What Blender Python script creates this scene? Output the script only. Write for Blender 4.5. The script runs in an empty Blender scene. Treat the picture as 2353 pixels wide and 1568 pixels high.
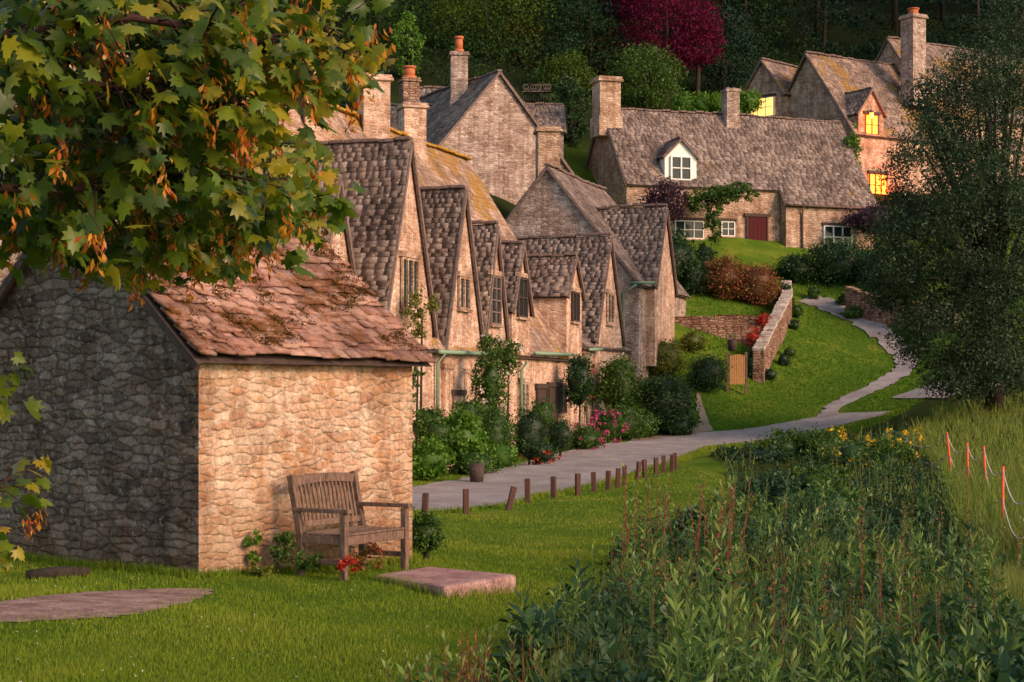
import bpy, math, random
import numpy as np
from mathutils import Vector
from mathutils import noise as mn
random.seed(7); rng=np.random.default_rng(7)
sc=bpy.context.scene
FP=4000.0
def S(px,py,d):
    return np.array([(px-1176)*d/FP, d, (905-py)*d/FP])
# ---------------- terrain (thin plate spline through surveyed levels) -------------
C=[(0,1568,10.8),(600,1568,10.8),(1000,1568,11.4),(0,1420,13),(450,1400,14),(0,1335,16.3),(455,1330,16.5),
(945,1297,18.5),(1100,1345,17),(1250,1300,20),(1300,1400,16.5),(1000,1215,26),(1200,1220,26.5),(960,1182,30),
(1270,1145,34.5),(1400,1115,38.5),(1552,1078,45),(1400,1200,28.5),(1600,1150,34),(1660,1062,48),(950,1122,38.3),(1180,1072,46),
(1300,1042,52),(1400,1020,56),(1600,995,62),(1650,1025,57),(1800,1010,59),(1970,975,62),(1850,965,65),(1640,975,64),
(1620,905,68),(1880,920,68),(1730,885,70),(1900,850,72),(2060,830,74),(2060,760,77),(1900,770,77),(1830,720,80),(1850,690,82),
(1500,900,68),(1560,705,77),(1700,690,79),(1500,585,84),(1700,585,85),(1970,580,88),(1640,800,71.5),(1930,655,83),
(1030,1085,48),(1190,1030,53),(1400,985,64),(1150,480,76),(900,280,88),(1220,240,95),(1500,220,105),(1800,340,99),(2100,470,97),(1900,330,108),
(2000,520,92),(2250,520,90),(600,20,135),(1200,20,135),(1800,20,140),(2350,30,138),(2353,1400,16),(2353,1150,31),(2100,1050,45),
(2353,930,60),(2200,890,66),(2100,1000,52),(1500,1568,12),(2000,1568,12),(1700,1300,22),(2000,1250,25),(1750,1100,42),(2200,760,75)]
P=[tuple(S(*c)) for c in C]
P+=[(-60,0,-1.8),(-60,60,6),(-60,130,28),(90,0,-2),(90,60,4),(90,130,26),(0,-30,-1.9),(-30,-30,-1.9),(40,-30,-2),(0,240,56),(-60,240,50),(90,240,52),
(-10,62,3),(-14,40,0),(-25,60,5),(-20,25,-1.0),(-12,22,-1.5),(-6,10,-1.7),(6,5,-2.0),(0,4,-1.8),(16,20,-2.0),(30,40,-1.2),(0,160,40),(40,160,40),(-30,160,38)]
P=np.array(P)
def U(r2): return 0.5*r2*np.log(r2+1e-9)
n=len(P)
A=np.zeros((n+3,n+3)); d2=((P[:,None,:2]-P[None,:,:2])**2).sum(-1)
A[:n,:n]=U(d2)+np.eye(n)*0.6; A[:n,n]=1; A[:n,n+1:n+3]=P[:,:2]; A[n,:n]=1; A[n+1:,:n]=P[:,:2].T
b=np.zeros(n+3); b[:n]=P[:,2]; Wt=np.linalg.solve(A,b)
stream=np.array([(8.5,49),(6.3,45),(5.9,40),(5.6,34),(6.0,28),(6.2,20),(5.4,12),(5.0,2),(5,-20)])
def segdist(x,y,poly):
    best=np.full(x.shape,1e9)
    for (ax,ay),(bx,by) in zip(poly[:-1],poly[1:]):
        dx,dy=bx-ax,by-ay; t=np.clip(((x-ax)*dx+(y-ay)*dy)/(dx*dx+dy*dy),0,1)
        best=np.minimum(best,np.hypot(x-ax-t*dx,y-ay-t*dy))
    return best
def T(x,y):
    x=np.atleast_1d(np.asarray(x,float)); y=np.atleast_1d(np.asarray(y,float)); sh=x.shape
    xc=np.clip(x.ravel(),-58,88); yc=np.clip(y.ravel(),-28,235)
    out=np.full(xc.shape,Wt[n])+Wt[n+1]*xc+Wt[n+2]*yc
    for i in range(n):
        out+=Wt[i]*U((xc-P[i,0])**2+(yc-P[i,1])**2)
    out-=0.45*np.exp(-(segdist(xc,yc,stream)/0.9)**2)
    out+=0.022*np.sin(xc*1.7+yc*.6)*np.sin(yc*1.3-xc*.4)
    return out.reshape(sh)
_D=np.concatenate([np.arange(6,40,.1),np.arange(40,170,.25)])
def G(px,py):
    a=(px-1176)/FP; e=(905-py)/FP
    h=T(a*_D,_D)-e*_D
    k=np.argmax(h>0) if (h>0).any() else len(_D)-1
    if k>0:
        h0,h1=h[k-1],h[k]; t=h0/(h0-h1) if h1!=h0 else 0; d=_D[k-1]+(_D[k]-_D[k-1])*t
    else: d=_D[0]
    return np.array([a*d,d,e*d])
def inpoly(x,y,poly):
    r=np.zeros(x.shape,bool); m=len(poly)
    for i in range(m):
        x0,y0=poly[i][0],poly[i][1]; x1,y1=poly[(i+1)%m][0],poly[(i+1)%m][1]
        if y0==y1: continue
        c=((y0>y)!=(y1>y))&(x<(x1-x0)*(y-y0)/(y1-y0)+x0); r^=c
    return r
def patch(x,y,f=1.): return np.clip(.5+.3*np.sin(x*1.3*f+1.7*np.sin(y*.9*f))+.3*np.sin(y*1.1*f+1.9*np.sin(x*.8*f+1)),0,1)
# ---------------- helpers ----------------
def link(o,parent=None):
    sc.collection.objects.link(o)
    if parent: o.parent=parent
    return o
def grp(name):
    e=bpy.data.objects.new(name,None); link(e); return e
def arr_mesh(name,V,F,mat,rnd=None,parent=None,smooth=False):
    V=np.asarray(V,np.float32); F=np.asarray(F,np.int32); M,k=F.shape
    me=bpy.data.meshes.new(name); me.vertices.add(len(V)); me.vertices.foreach_set('co',V.ravel())
    me.loops.add(M*k); me.loops.foreach_set('vertex_index',F.ravel())
    me.polygons.add(M); me.polygons.foreach_set('loop_start',np.arange(M,dtype=np.int32)*k)
    if smooth: me.polygons.foreach_set('use_smooth',np.ones(M,bool))
    me.update(calc_edges=True)
    if rnd is not None:
        a=me.attributes.new('rnd','FLOAT','FACE'); a.data.foreach_set('value',np.asarray(rnd,np.float32))
    me.materials.append(mat)
    return link(bpy.data.objects.new(name,me),parent)
def py_mesh(name,V,F,mat,parent=None,uv=True,bevel=0,smooth=False):
    me=bpy.data.meshes.new(name); me.from_pydata([tuple(map(float,v)) for v in V],[],F); me.update()
    if uv:
        L=me.uv_layers.new(name='UVMap')
        for p in me.polygons:
            nn=p.normal
            if abs(nn.z)<.9: t=Vector((-nn.y,nn.x,0)).normalized()
            else: t=None
            for li in p.loop_indices:
                c=me.vertices[me.loops[li].vertex_index].co
                L.data[li].uv=(c.dot(t),c.z) if t else (c.x,c.y)
    if smooth:
        for p in me.polygons: p.use_smooth=True
    me.materials.append(mat)
    o=link(bpy.data.objects.new(name,me),parent)
    if bevel:
        m=o.modifiers.new('b','BEVEL'); m.width=bevel; m.segments=2
    return o
BF=[(0,3,2,1),(4,5,6,7),(0,1,5,4),(1,2,6,5),(2,3,7,6),(3,0,4,7)]
def obox(name,o,ax,ay,az,mat,parent=None,bevel=0):
    o,ax,ay,az=map(lambda v:np.asarray(v,float),(o,ax,ay,az))
    if np.dot(np.cross(ax,ay),az)<0: o=o+ax; ax=-ax
    V=[o,o+ax,o+ax+ay,o+ay,o+az,o+ax+az,o+ax+ay+az,o+ay+az]
    return py_mesh(name,V,BF,mat,parent,bevel=bevel)
def beam(name,p,q,w,h,mat,parent=None,up=(0,0,1),bevel=0):
    p=np.asarray(p,float); q=np.asarray(q,float); dd=q-p; u=np.asarray(up,float)
    s=np.cross(dd,u); s/=np.linalg.norm(s)+1e-9; t=np.cross(s,dd); t/=np.linalg.norm(t)
    return obox(name,p-s*w/2-t*h/2,s*w,t*h,dd,mat,parent,bevel)
def tube(name,pts,rad,mat,parent=None,seg=7):
    pts=[Vector(tuple(map(float,p))) for p in pts]; V=[];F=[]
    if not hasattr(rad,'__len__'): rad=[rad]*len(pts)
    for i,p in enumerate(pts):
        d=(pts[min(i+1,len(pts)-1)]-pts[max(i-1,0)]).normalized()
        a=d.cross(Vector((.3,.2,1)) if abs(d.z)<.9 else Vector((1,0,0))).normalized(); b2=d.cross(a)
        for k in range(seg):
            t=2*math.pi*k/seg; V.append(p+(a*math.cos(t)+b2*math.sin(t))*rad[i])
    for i in range(len(pts)-1):
        for k in range(seg):
            F.append((i*seg+k,i*seg+(k+1)%seg,(i+1)*seg+(k+1)%seg,(i+1)*seg+k))
    F.append(tuple(range(seg))[::-1]); F.append(tuple((len(pts)-1)*seg+k for k in range(seg)))
    return py_mesh(name,V,F,mat,parent,uv=False,smooth=True)
# ---------------- materials ----------------
def newmat(name):
    m=bpy.data.materials.new(name); m.use_nodes=True; nt=m.node_tree
    return m,nt,nt.nodes,nt.links,nt.nodes['Principled BSDF']
def ramp(N,stops):
    r=N.new('ShaderNodeValToRGB'); e=r.color_ramp.elements
    while len(e)<len(stops): e.new(.5)
    for x,(p,c) in zip(e,stops): x.position=p; x.color=(*c,1) if len(c)==3 else c
    return r
def mixc(N,L,f,a,b2,mode='MIX'):
    m=N.new('ShaderNodeMix'); m.data_type='RGBA'; m.blend_type=mode
    for i,v in ((0,f),(6,a),(7,b2)):
        if isinstance(v,bpy.types.NodeSocket): L.new(v,m.inputs[i])
        elif i==0: m.inputs[0].default_value=v
        else: m.inputs[i].default_value=(*v,1)
    return m.outputs[2]
def noise(N,L,vec,scale,detail=4,rough=.6):
    t=N.new('ShaderNodeTexNoise'); t.inputs['Scale'].default_value=scale; t.inputs['Detail'].default_value=detail; t.inputs['Roughness'].default_value=rough
    if vec is not None: L.new(vec,t.inputs['Vector'])
    return t
def stone(name,cols,sx=3.2,sy=8,mortar=(.3,.22,.15),bump=.5,lichen=(.42,.2,.04),lich=.3,dark=.5,white=.25,mort=.5,low=None,ls=6.5,dist=.06,streak=.22,fine=24):
    m,nt,N,L,B=newmat(name)
    uv=N.new('ShaderNodeUVMap'); tc=N.new('ShaderNodeTexCoord')
    n0=noise(N,L,tc.outputs['Object'],7,5,.65)
    ms=N.new('ShaderNodeVectorMath'); ms.operation='SCALE'; ms.inputs[3].default_value=dist
    sub=N.new('ShaderNodeVectorMath'); sub.operation='SUBTRACT'; sub.inputs[1].default_value=(.5,.5,.5)
    L.new(n0.outputs['Color'],sub.inputs[0]); L.new(sub.outputs[0],ms.inputs[0])
    ad=N.new('ShaderNodeVectorMath'); ad.operation='ADD'; L.new(uv.outputs[0],ad.inputs[0]); L.new(ms.outputs[0],ad.inputs[1])
    mp=N.new('ShaderNodeMapping'); mp.inputs['Scale'].default_value=(sx,sy,1); L.new(ad.outputs[0],mp.inputs[0])
    v1=N.new('ShaderNodeTexVoronoi'); v1.voronoi_dimensions='2D'; v1.inputs['Scale'].default_value=1; v1.inputs['Randomness'].default_value=.8; L.new(mp.outputs[0],v1.inputs['Vector'])
    v2=N.new('ShaderNodeTexVoronoi'); v2.voronoi_dimensions='2D'; v2.feature='DISTANCE_TO_EDGE'; v2.inputs['Scale'].default_value=1; v2.inputs['Randomness'].default_value=.8; L.new(mp.outputs[0],v2.inputs['Vector'])
    sep=N.new('ShaderNodeSeparateColor'); L.new(v1.outputs['Color'],sep.inputs[0])
    r=ramp(N,[(i/(len(cols)-1),c) for i,c in enumerate(cols)]); L.new(sep.outputs[0],r.inputs[0])
    fn=noise(N,L,tc.outputs['Object'],fine,7,.78)
    rf=ramp(N,[(.34,(.42,.37,.34)),(.5,(.95,.95,.95)),(.66,(1.35,1.35,1.35))]); L.new(fn.outputs['Fac'],rf.inputs[0])
    c=mixc(N,L,.85,r.outputs[0],rf.outputs[0],'MULTIPLY')
    re=ramp(N,[(.0,(1,1,1)),(.16,(0,0,0))]); L.new(v2.outputs['Distance'],re.inputs[0])
    mf=N.new('ShaderNodeMath'); mf.operation='MULTIPLY'; mf.inputs[1].default_value=mort; L.new(re.outputs[0],mf.inputs[0])
    c=mixc(N,L,mf.outputs[0],c,mortar)
    bn=noise(N,L,tc.outputs['Object'],1.3,7,.72); rb=ramp(N,[(.38,(1-dark,(1-dark)*.92,(1-dark)*.85)),(.58,(1.12,)*3)]); L.new(bn.outputs['Fac'],rb.inputs[0])
    c=mixc(N,L,1,c,rb.outputs[0],'MULTIPLY')
    mps=N.new('ShaderNodeMapping'); mps.inputs['Scale'].default_value=(3.2,3.2,.35); L.new(tc.outputs['Object'],mps.inputs[0])
    sn=noise(N,L,mps.outputs[0],1.2,6,.7); rs_=ramp(N,[(.40,(1-streak,(1-streak)*.88,(1-streak)*.8)),(.58,(1.05,)*3)]); L.new(sn.outputs['Fac'],rs_.inputs[0])
    c=mixc(N,L,1,c,rs_.outputs[0],'MULTIPLY')
    ln=noise(N,L,tc.outputs['Object'],ls,8,.8); rl=ramp(N,[(.52,(0,0,0)),(.62,(lich,)*3)]); L.new(ln.outputs['Fac'],rl.inputs[0])
    c=mixc(N,L,rl.outputs[0],c,lichen)
    mpw=N.new('ShaderNodeMapping'); mpw.inputs['Location'].default_value=(7,3,9); L.new(tc.outputs['Object'],mpw.inputs[0])
    wn=noise(N,L,mpw.outputs[0],12,7,.85); rw=ramp(N,[(.55,(0,0,0)),(.62,(white,)*3)]); L.new(wn.outputs['Fac'],rw.inputs[0])
    c=mixc(N,L,rw.outputs[0],c,(.68,.62,.54))
    if low is not None:
        sx_=N.new('ShaderNodeSeparateXYZ'); L.new(tc.outputs['Object'],sx_.inputs[0]); ma=N.new('ShaderNodeMath'); ma.operation='MULTIPLY_ADD'; ma.inputs[1].default_value=-1.1; ma.inputs[2].default_value=low-.5
        L.new(sx_.outputs[2],ma.inputs[0]); mb=N.new('ShaderNodeMath'); mb.operation='MULTIPLY_ADD'; mb.inputs[1].default_value=2.2; L.new(bn.outputs['Fac'],mb.inputs[0]); L.new(ma.outputs[0],mb.inputs[2]); mb.use_clamp=True
        m3=N.new('ShaderNodeMath'); m3.operation='MULTIPLY'; m3.inputs[1].default_value=.55; L.new(mb.outputs[0],m3.inputs[0]); c=mixc(N,L,m3.outputs[0],c,(.22,.11,.045))
    L.new(c,B.inputs['Base Color']); B.inputs['Roughness'].default_value=.92; B.inputs['Specular IOR Level'].default_value=.2
    rh=ramp(N,[(0,(0,)*3),(.2,(.8,)*3),(.5,(1,)*3)]); L.new(v2.outputs['Distance'],rh.inputs[0])
    s2=N.new('ShaderNodeMath'); s2.operation='MULTIPLY_ADD'; s2.inputs[1].default_value=1.6; L.new(fn.outputs['Fac'],s2.inputs[0]); L.new(rh.outputs[0],s2.inputs[2])
    s3=N.new('ShaderNodeMath'); s3.operation='MULTIPLY_ADD'; s3.inputs[1].default_value=.8; L.new(sep.outputs[1],s3.inputs[0]); L.new(s2.outputs[0],s3.inputs[2])
    bp=N.new('ShaderNodeBump'); bp.inputs['Strength'].default_value=bump; bp.inputs['Distance'].default_value=.035; L.new(s3.outputs[0],bp.inputs['Height']); L.new(bp.outputs[0],B.inputs['Normal'])
    return m
def tilemat(name,cols,moss=(.28,.13,.02),mosslo=.55,mossamt=.8,white=.5,freq=.9):
    m,nt,N,L,B=newmat(name); tc=N.new('ShaderNodeTexCoord'); at=N.new('ShaderNodeAttribute'); at.attribute_name='rnd'
    r=ramp(N,[(i/(len(cols)-1),c) for i,c in enumerate(cols)]); L.new(at.outputs['Fac'],r.inputs[0])
    fn=noise(N,L,tc.outputs['Object'],16,6,.75); rf=ramp(N,[(.3,(.45,)*3),(.7,(1.35,)*3)]); L.new(fn.outputs['Fac'],rf.inputs[0])
    c=mixc(N,L,.8,r.outputs[0],rf.outputs[0],'MULTIPLY')
    bn=noise(N,L,tc.outputs['Object'],.8,5,.7); rb=ramp(N,[(.4,(.62,.6,.6)),(.6,(1.15,)*3)]); L.new(bn.outputs['Fac'],rb.inputs[0]); c=mixc(N,L,1,c,rb.outputs[0],'MULTIPLY')
    mn_=noise(N,L,tc.outputs['Object'],freq,8,.75); rm=ramp(N,[(mosslo,(0,)*3),(mosslo+.06,(mossamt,)*3)]); L.new(mn_.outputs['Fac'],rm.inputs[0])
    c=mixc(N,L,rm.outputs[0],c,moss)
    mp=N.new('ShaderNodeMapping'); mp.inputs['Location'].default_value=(5,1,2); L.new(tc.outputs['Object'],mp.inputs[0])
    wn=noise(N,L,mp.outputs[0],6,7,.85); rw=ramp(N,[(.55,(0,)*3),(.64,(white,)*3)]); L.new(wn.outputs['Fac'],rw.inputs[0])
    c=mixc(N,L,rw.outputs[0],c,(.52,.47,.43))
    L.new(c,B.inputs['Base Color']); B.inputs['Roughness'].default_value=.85; B.inputs['Specular IOR Level'].default_value=.25
    bp=N.new('ShaderNodeBump'); bp.inputs['Strength'].default_value=.7; bp.inputs['Distance'].default_value=.03; L.new(fn.outputs['Fac'],bp.inputs['Height']); L.new(bp.outputs[0],B.inputs['Normal'])
    return m
def leafmat(name,cols,trans=.3,rough=.5,spec=.3):
    m,nt,N,L,B=newmat(name); at=N.new('ShaderNodeAttribute'); at.attribute_name='rnd'
    r=ramp(N,[(i/(len(cols)-1),c) for i,c in enumerate(cols)]); L.new(at.outputs['Fac'],r.inputs[0])
    L.new(r.outputs[0],B.inputs['Base Color']); B.inputs['Roughness'].default_value=rough; B.inputs['Specular IOR Level'].default_value=spec
    tr=N.new('ShaderNodeBsdfTranslucent'); L.new(r.outputs[0],tr.inputs[0]); mx=N.new('ShaderNodeMixShader'); mx.inputs[0].default_value=trans
    L.new(B.outputs[0],mx.inputs[1]); L.new(tr.outputs[0],mx.inputs[2]); L.new(mx.outputs[0],N['Material Output'].inputs[0])
    return m
def plain(name,col,rough=.7,var=.4,scale=8,bump=.3,emit=0,metal=0,stretch=(1,1,1)):
    m,nt,N,L,B=newmat(name); tc=N.new('ShaderNodeTexCoord'); mp=N.new('ShaderNodeMapping'); mp.inputs['Scale'].default_value=stretch; L.new(tc.outputs['Object'],mp.inputs[0])
    fn=noise(N,L,mp.outputs[0],scale,6,.7); r=ramp(N,[(.3,tuple(x*(1-var) for x in col)),(.7,tuple(min(1,x*(1+var)) for x in col))]); L.new(fn.outputs['Fac'],r.inputs[0])
    L.new(r.outputs[0],B.inputs['Base Color']); B.inputs['Roughness'].default_value=rough; B.inputs['Metallic'].default_value=metal; B.inputs['Specular IOR Level'].default_value=.25
    if bump:
        bp=N.new('ShaderNodeBump'); bp.inputs['Strength'].default_value=bump; bp.inputs['Distance'].default_value=.02; L.new(fn.outputs['Fac'],bp.inputs['Height']); L.new(bp.outputs[0],B.inputs['Normal'])
    if emit: B.inputs['Emission Color'].default_value=(*col,1); B.inputs['Emission Strength'].default_value=emit
    return m
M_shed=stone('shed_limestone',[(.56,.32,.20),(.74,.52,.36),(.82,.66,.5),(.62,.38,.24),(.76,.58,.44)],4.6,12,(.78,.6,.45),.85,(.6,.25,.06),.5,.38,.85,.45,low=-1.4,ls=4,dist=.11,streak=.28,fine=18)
M_shedg=stone('shed_rubble',[(.16,.12,.10),(.30,.235,.19),(.42,.35,.29),(.21,.16,.13)],3.8,12,(.08,.06,.05),1.,(.3,.13,.05),.35,.5,.6,.7,low=-1.8,dist=.09,fine=20)  # same shed's rubble, colours darkened to carry the shade of the sunless gable
M_row=stone('row_limestone',[(.48,.29,.21),(.64,.45,.35),(.74,.58,.47),(.52,.32,.23)],4,11,(.6,.45,.36),.6,(.45,.22,.08),.35,.35,.5,.4)
M_cot=stone('cottage_limestone',[(.38,.24,.17),(.55,.4,.3),(.64,.5,.4),(.46,.29,.2)],3.4,9,(.28,.2,.15),.7,(.42,.19,.08),.3,.4,.4,.6)
M_grey=stone('rubble_greybeige',[(.26,.19,.17),(.44,.35,.31),(.6,.5,.45),(.34,.25,.22)],4,11,(.22,.17,.15),.7,(.4,.2,.08),.12,.3,.5,.6)
M_dry=stone('drystone',[(.24,.11,.08),(.40,.24,.17),(.46,.32,.24),(.28,.14,.10)],3,10,(.05,.03,.025),.9,(.4,.2,.06),.3,.4,.4,.9)
dk=[(.10,.075,.068),(.19,.145,.13),(.27,.21,.185),(.145,.105,.092),(.32,.255,.225)]
M_t_shed=tilemat('slates_shed',[(.2,.09,.065),(.36,.19,.14),(.44,.27,.21),(.26,.13,.09)],(.13,.05,.01),.52,.9,.4,1.8)
M_t_main=tilemat('slates_main',[(.28,.17,.125),(.44,.29,.22),(.52,.38,.3),(.33,.21,.15)],(.36,.19,.02),.51,.85,.4,.6)
M_t_wing=tilemat('slates_wing',dk,(.2,.12,.03),.6,.6,.8,.8)
M_t_cot=tilemat('slates_cottage',[(.12,.085,.078),(.22,.165,.145),(.30,.235,.205),(.16,.12,.10)],(.22,.12,.03),.59,.5,.55,.5)
M_t_top=tilemat('slates_top',[(.16,.11,.09),(.28,.2,.165),(.36,.27,.225)],(.28,.15,.02),.52,.75,.35,.35)
M_moss=plain('ridge_moss',(.36,.2,.03),.95,.7,9,1)
M_wood=plain('weathered_oak',(.15,.095,.07),.85,.7,30,.6,stretch=(1,1,.3))
M_wooddk=plain('dark_oak',(.06,.04,.034),.8,.5,14,.4)
M_post=plain('post_timber',(.085,.04,.03),.85,.4,25,.4)
M_verge=plain('verge_stone',(.17,.12,.105),.9,.5,8,.5)
M_frame=plain('white_paint',(.72,.72,.69),.5,.08,8,0)
M_glass=plain('window_glass',(.02,.03,.032),.08,.3,3,0)
M_greenp=plain('green_paint',(.20,.30,.2),.5,.2,10,0)
M_red=plain('red_door',(.06,.003,.005),.8,.2,8,0)
M_lit=plain('lit_window',(1,.5,.1),.5,.2,2.5,0,emit=2.6)
M_lit2=plain('lit_window_red',(1,.2,.02),.5,.3,3,0,emit=5)
M_pot=plain('terracotta',(.46,.14,.06),.8,.3,12,.3)
M_bark=plain('bark',(.035,.027,.02),.9,.5,20,.6)
M_twig=plain('twig',(.045,.02,.016),.8,.4,20,.3)
M_gate=plain('gate_pine',(.5,.25,.1),.7,.25,14,.2)
M_orange=plain('orange_stake',(.65,.1,.035),.6,.2,8,0)
M_rope=plain('rope',(.6,.55,.5),.7,.1,8,0)
M_stem=plain('stem',(.07,.10,.025),.7,.3,8,0)
M_stemr=plain('stem_red',(.18,.04,.03),.7,.3,8,0)
def groundmat():
    m,nt,N,L,B=newmat('grass_ground'); tc=N.new('ShaderNodeTexCoord'); at=N.new('ShaderNodeAttribute'); at.attribute_name='wild'
    a=noise(N,L,tc.outputs['Object'],.6,8,.75); r=ramp(N,[(.3,(.05,.11,.010)),(.5,(.09,.16,.013)),(.62,(.16,.20,.022)),(.75,(.24,.21,.04))]); L.new(a.outputs['Fac'],r.inputs[0])
    f=noise(N,L,tc.outputs['Object'],26,5,.8); rf=ramp(N,[(.3,(.45,)*3),(.7,(1.45,)*3)]); L.new(f.outputs['Fac'],rf.inputs[0])
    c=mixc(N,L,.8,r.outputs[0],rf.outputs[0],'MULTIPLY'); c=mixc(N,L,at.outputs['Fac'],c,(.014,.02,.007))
    L.new(c,B.inputs['Base Color']); B.inputs['Roughness'].default_value=1; B.inputs['Specular IOR Level'].default_value=.05
    bp=N.new('ShaderNodeBump'); bp.inputs['Strength'].default_value=.9; bp.inputs['Distance'].default_value=.05; L.new(f.outputs['Fac'],bp.inputs['Height']); L.new(bp.outputs[0],B.inputs['Normal'])
    return m
M_ground=groundmat()
def asphalt(name,c0,c1,sc_=.9,fs=45):
    m,nt,N,L,B=newmat(name); tc=N.new('ShaderNodeTexCoord')
    a=noise(N,L,tc.outputs['Object'],sc_,8,.75); r=ramp(N,[(.38,c0),(.62,c1)]); L.new(a.outputs['Fac'],r.inputs[0])
    f=noise(N,L,tc.outputs['Object'],fs,4,.85); rf=ramp(N,[(.35,(.45,)*3),(.65,(1.45,)*3)]); L.new(f.outputs['Fac'],rf.inputs[0])
    c=mixc(N,L,.85,r.outputs[0],rf.outputs[0],'MULTIPLY'); L.new(c,B.inputs['Base Color']); B.inputs['Roughness'].default_value=.85
    bp=N.new('ShaderNodeBump'); bp.inputs['Strength'].default_value=.8; bp.inputs['Distance'].default_value=.03; L.new(f.outputs['Fac'],bp.inputs['Height']); L.new(bp.outputs[0],B.inputs['Normal'])
    return m
M_road=asphalt('worn_asphalt',(.22,.19,.18),(.36,.32,.305)); M_path=asphalt('path_gravel',(.15,.075,.055),(.40,.25,.20),3,28); M_verge2=asphalt('gravel_verge',(.25,.18,.12),(.34,.25,.18))
M_slab=asphalt('stone_slab',(.24,.11,.095),(.46,.28,.25),2.5,24)
def watermat():
    m,nt,N,L,B=newmat('stream_water'); B.inputs['Base Color'].default_value=(.012,.018,.012,1); B.inputs['Roughness'].default_value=.05
    tc=N.new('ShaderNodeTexCoord'); f=noise(N,L,tc.outputs['Object'],3,3); bp=N.new('ShaderNodeBump'); bp.inputs['Strength'].default_value=.15; L.new(f.outputs['Fac'],bp.inputs['Height']); L.new(bp.outputs[0],B.inputs['Normal']); return m
g=lambda *c:list(c)
L_wood=leafmat('leaf_wood',g((.009,.026,.009),(.018,.046,.012),(.035,.075,.017)),.2,.8,.1)
L_wood2=leafmat('leaf_wood_light',g((.028,.055,.008),(.055,.10,.013),(.10,.145,.02)),.25,.8,.1)
L_con=leafmat('leaf_conifer',g((.006,.02,.012),(.013,.036,.02),(.024,.055,.03)),.1,.8,.1)
L_dark=leafmat('leaf_dark',g((.01,.03,.009),(.022,.06,.013),(.042,.092,.02)),.2)
L_mid=leafmat('leaf_mid',g((.025,.06,.008),(.05,.115,.012),(.09,.165,.02)),.25)
L_brt=leafmat('leaf_bright',g((.05,.13,.01),(.09,.21,.015),(.15,.27,.03)),.3)
L_yel=leafmat('leaf_yellowgreen',g((.07,.09,.01),(.13,.15,.015),(.19,.21,.03)),.3)
L_mar=leafmat('leaf_maroon',g((.055,.004,.015),(.12,.008,.036),(.18,.018,.06)),.3,.8,.1)
L_pur=leafmat('leaf_purple',g((.02,.01,.016),(.05,.02,.035),(.08,.035,.055)),.2)
L_redb=leafmat('leaf_red',g((.12,.05,.02),(.26,.055,.035),(.15,.14,.02),(.42,.12,.06)),.3)
L_org=leafmat('leaf_orangered',g((.03,.05,.01),(.06,.08,.012),(.15,.055,.018)),.25,.8,.1)
L_big=leafmat('leaf_willow',g((.010,.026,.011),(.022,.05,.016),(.04,.08,.028),(.07,.11,.045)),.25)
L_pink=leafmat('petal_pink',g((.35,.03,.12),(.5,.08,.2)),.3)
L_redf=leafmat('petal_red',g((.35,.02,.01),(.5,.06,.03)),.3)
L_wht=leafmat('petal_white',g((.6,.5,.45),(.7,.65,.6)),.3)
L_yelf=leafmat('petal_yellow',g((.6,.35,.01),(.75,.5,.02)),.3)
L_weed=leafmat('leaf_weed',g((.025,.07,.016),(.055,.13,.026),(.11,.20,.04),(.20,.27,.06)),.3)
L_weedd=leafmat('leaf_weed_dark',g((.012,.036,.016),(.026,.07,.026),(.05,.11,.038)),.25)
L_lawn=leafmat('grass_blade',g((.07,.14,.010),(.13,.21,.013),(.20,.26,.022),(.29,.28,.045)),.3,.7,.1)
L_slope=leafmat('slope_blade',g((.05,.13,.010),(.08,.18,.013),(.12,.22,.02)),.3,.7,.1)
L_mead=leafmat('meadow_grass',g((.08,.15,.02),(.14,.21,.03),(.2,.25,.05),(.26,.16,.08)),.3,.7,.1)
L_maple=leafmat('leaf_maple',g((.016,.04,.006),(.035,.075,.008),(.07,.13,.010),(.14,.20,.012),(.34,.28,.015),(.42,.22,.012)),.45,.4,.4)
L_samara=leafmat('samara',g((.45,.14,.01),(.55,.27,.02),(.5,.08,.02)),.4)
L_mossc=leafmat('moss_clump',g((.04,.025,.006),(.10,.05,.01),(.16,.08,.012)),.1,.9,.1)
def rv(N_):
    v=rng.normal(size=(N_,3)); return v/np.linalg.norm(v,axis=1)[:,None]
def leaf_arrays(Pt,size,aspect=.55,dirs=None,nrm=None,fold=.12):
    N_=len(Pt); size=np.broadcast_to(size,(N_,))[:,None]*rng.uniform(.7,1.3,(N_,1))
    D=rv(N_) if dirs is None else dirs
    A_=rv(N_) if nrm is None else nrm
    Sd=np.cross(D,A_); Sd/=np.linalg.norm(Sd,axis=1)[:,None]+1e-9; Nn=np.cross(Sd,D)
    V=np.stack([Pt,Pt+D*size*.5+Sd*size*aspect*.5+Nn*size*fold,Pt+D*size-Nn*size*fold*.5,Pt+D*size*.5-Sd*size*aspect*.5+Nn*size*fold],1)
    return V.reshape(-1,3)
def leaves(name,Pt,size,mat,rnd,parent=None,**k):
    V=leaf_arrays(Pt,size,**k); F=np.arange(len(V)).reshape(-1,4)
    return arr_mesh(name,V,F,mat,rnd,parent)
def crown_pts(c,rad,ncl,per,cr,flat=.75,inner=.45,pw=.5):
    c=np.array(c); rad=np.array(rad)
    u=rv(ncl); rr=rng.uniform(inner,1,(ncl,1))**pw
    cc=c+u*rr*rad
    tone=rng.uniform(0,1,ncl)
    crs=cr*rng.uniform(.6,1.4,ncl)
    v=rv(ncl*per); rad2=rng.uniform(.55,1,(ncl*per,1))
    Pt=np.repeat(cc,per,0)+v*rad2*np.repeat(crs,per)[:,None]*np.array([1,1,flat])
    r=np.clip(.55*np.repeat(tone,per)+.45*rng.uniform(0,1,ncl*per),0,1)
    return Pt,r,cc
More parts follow.
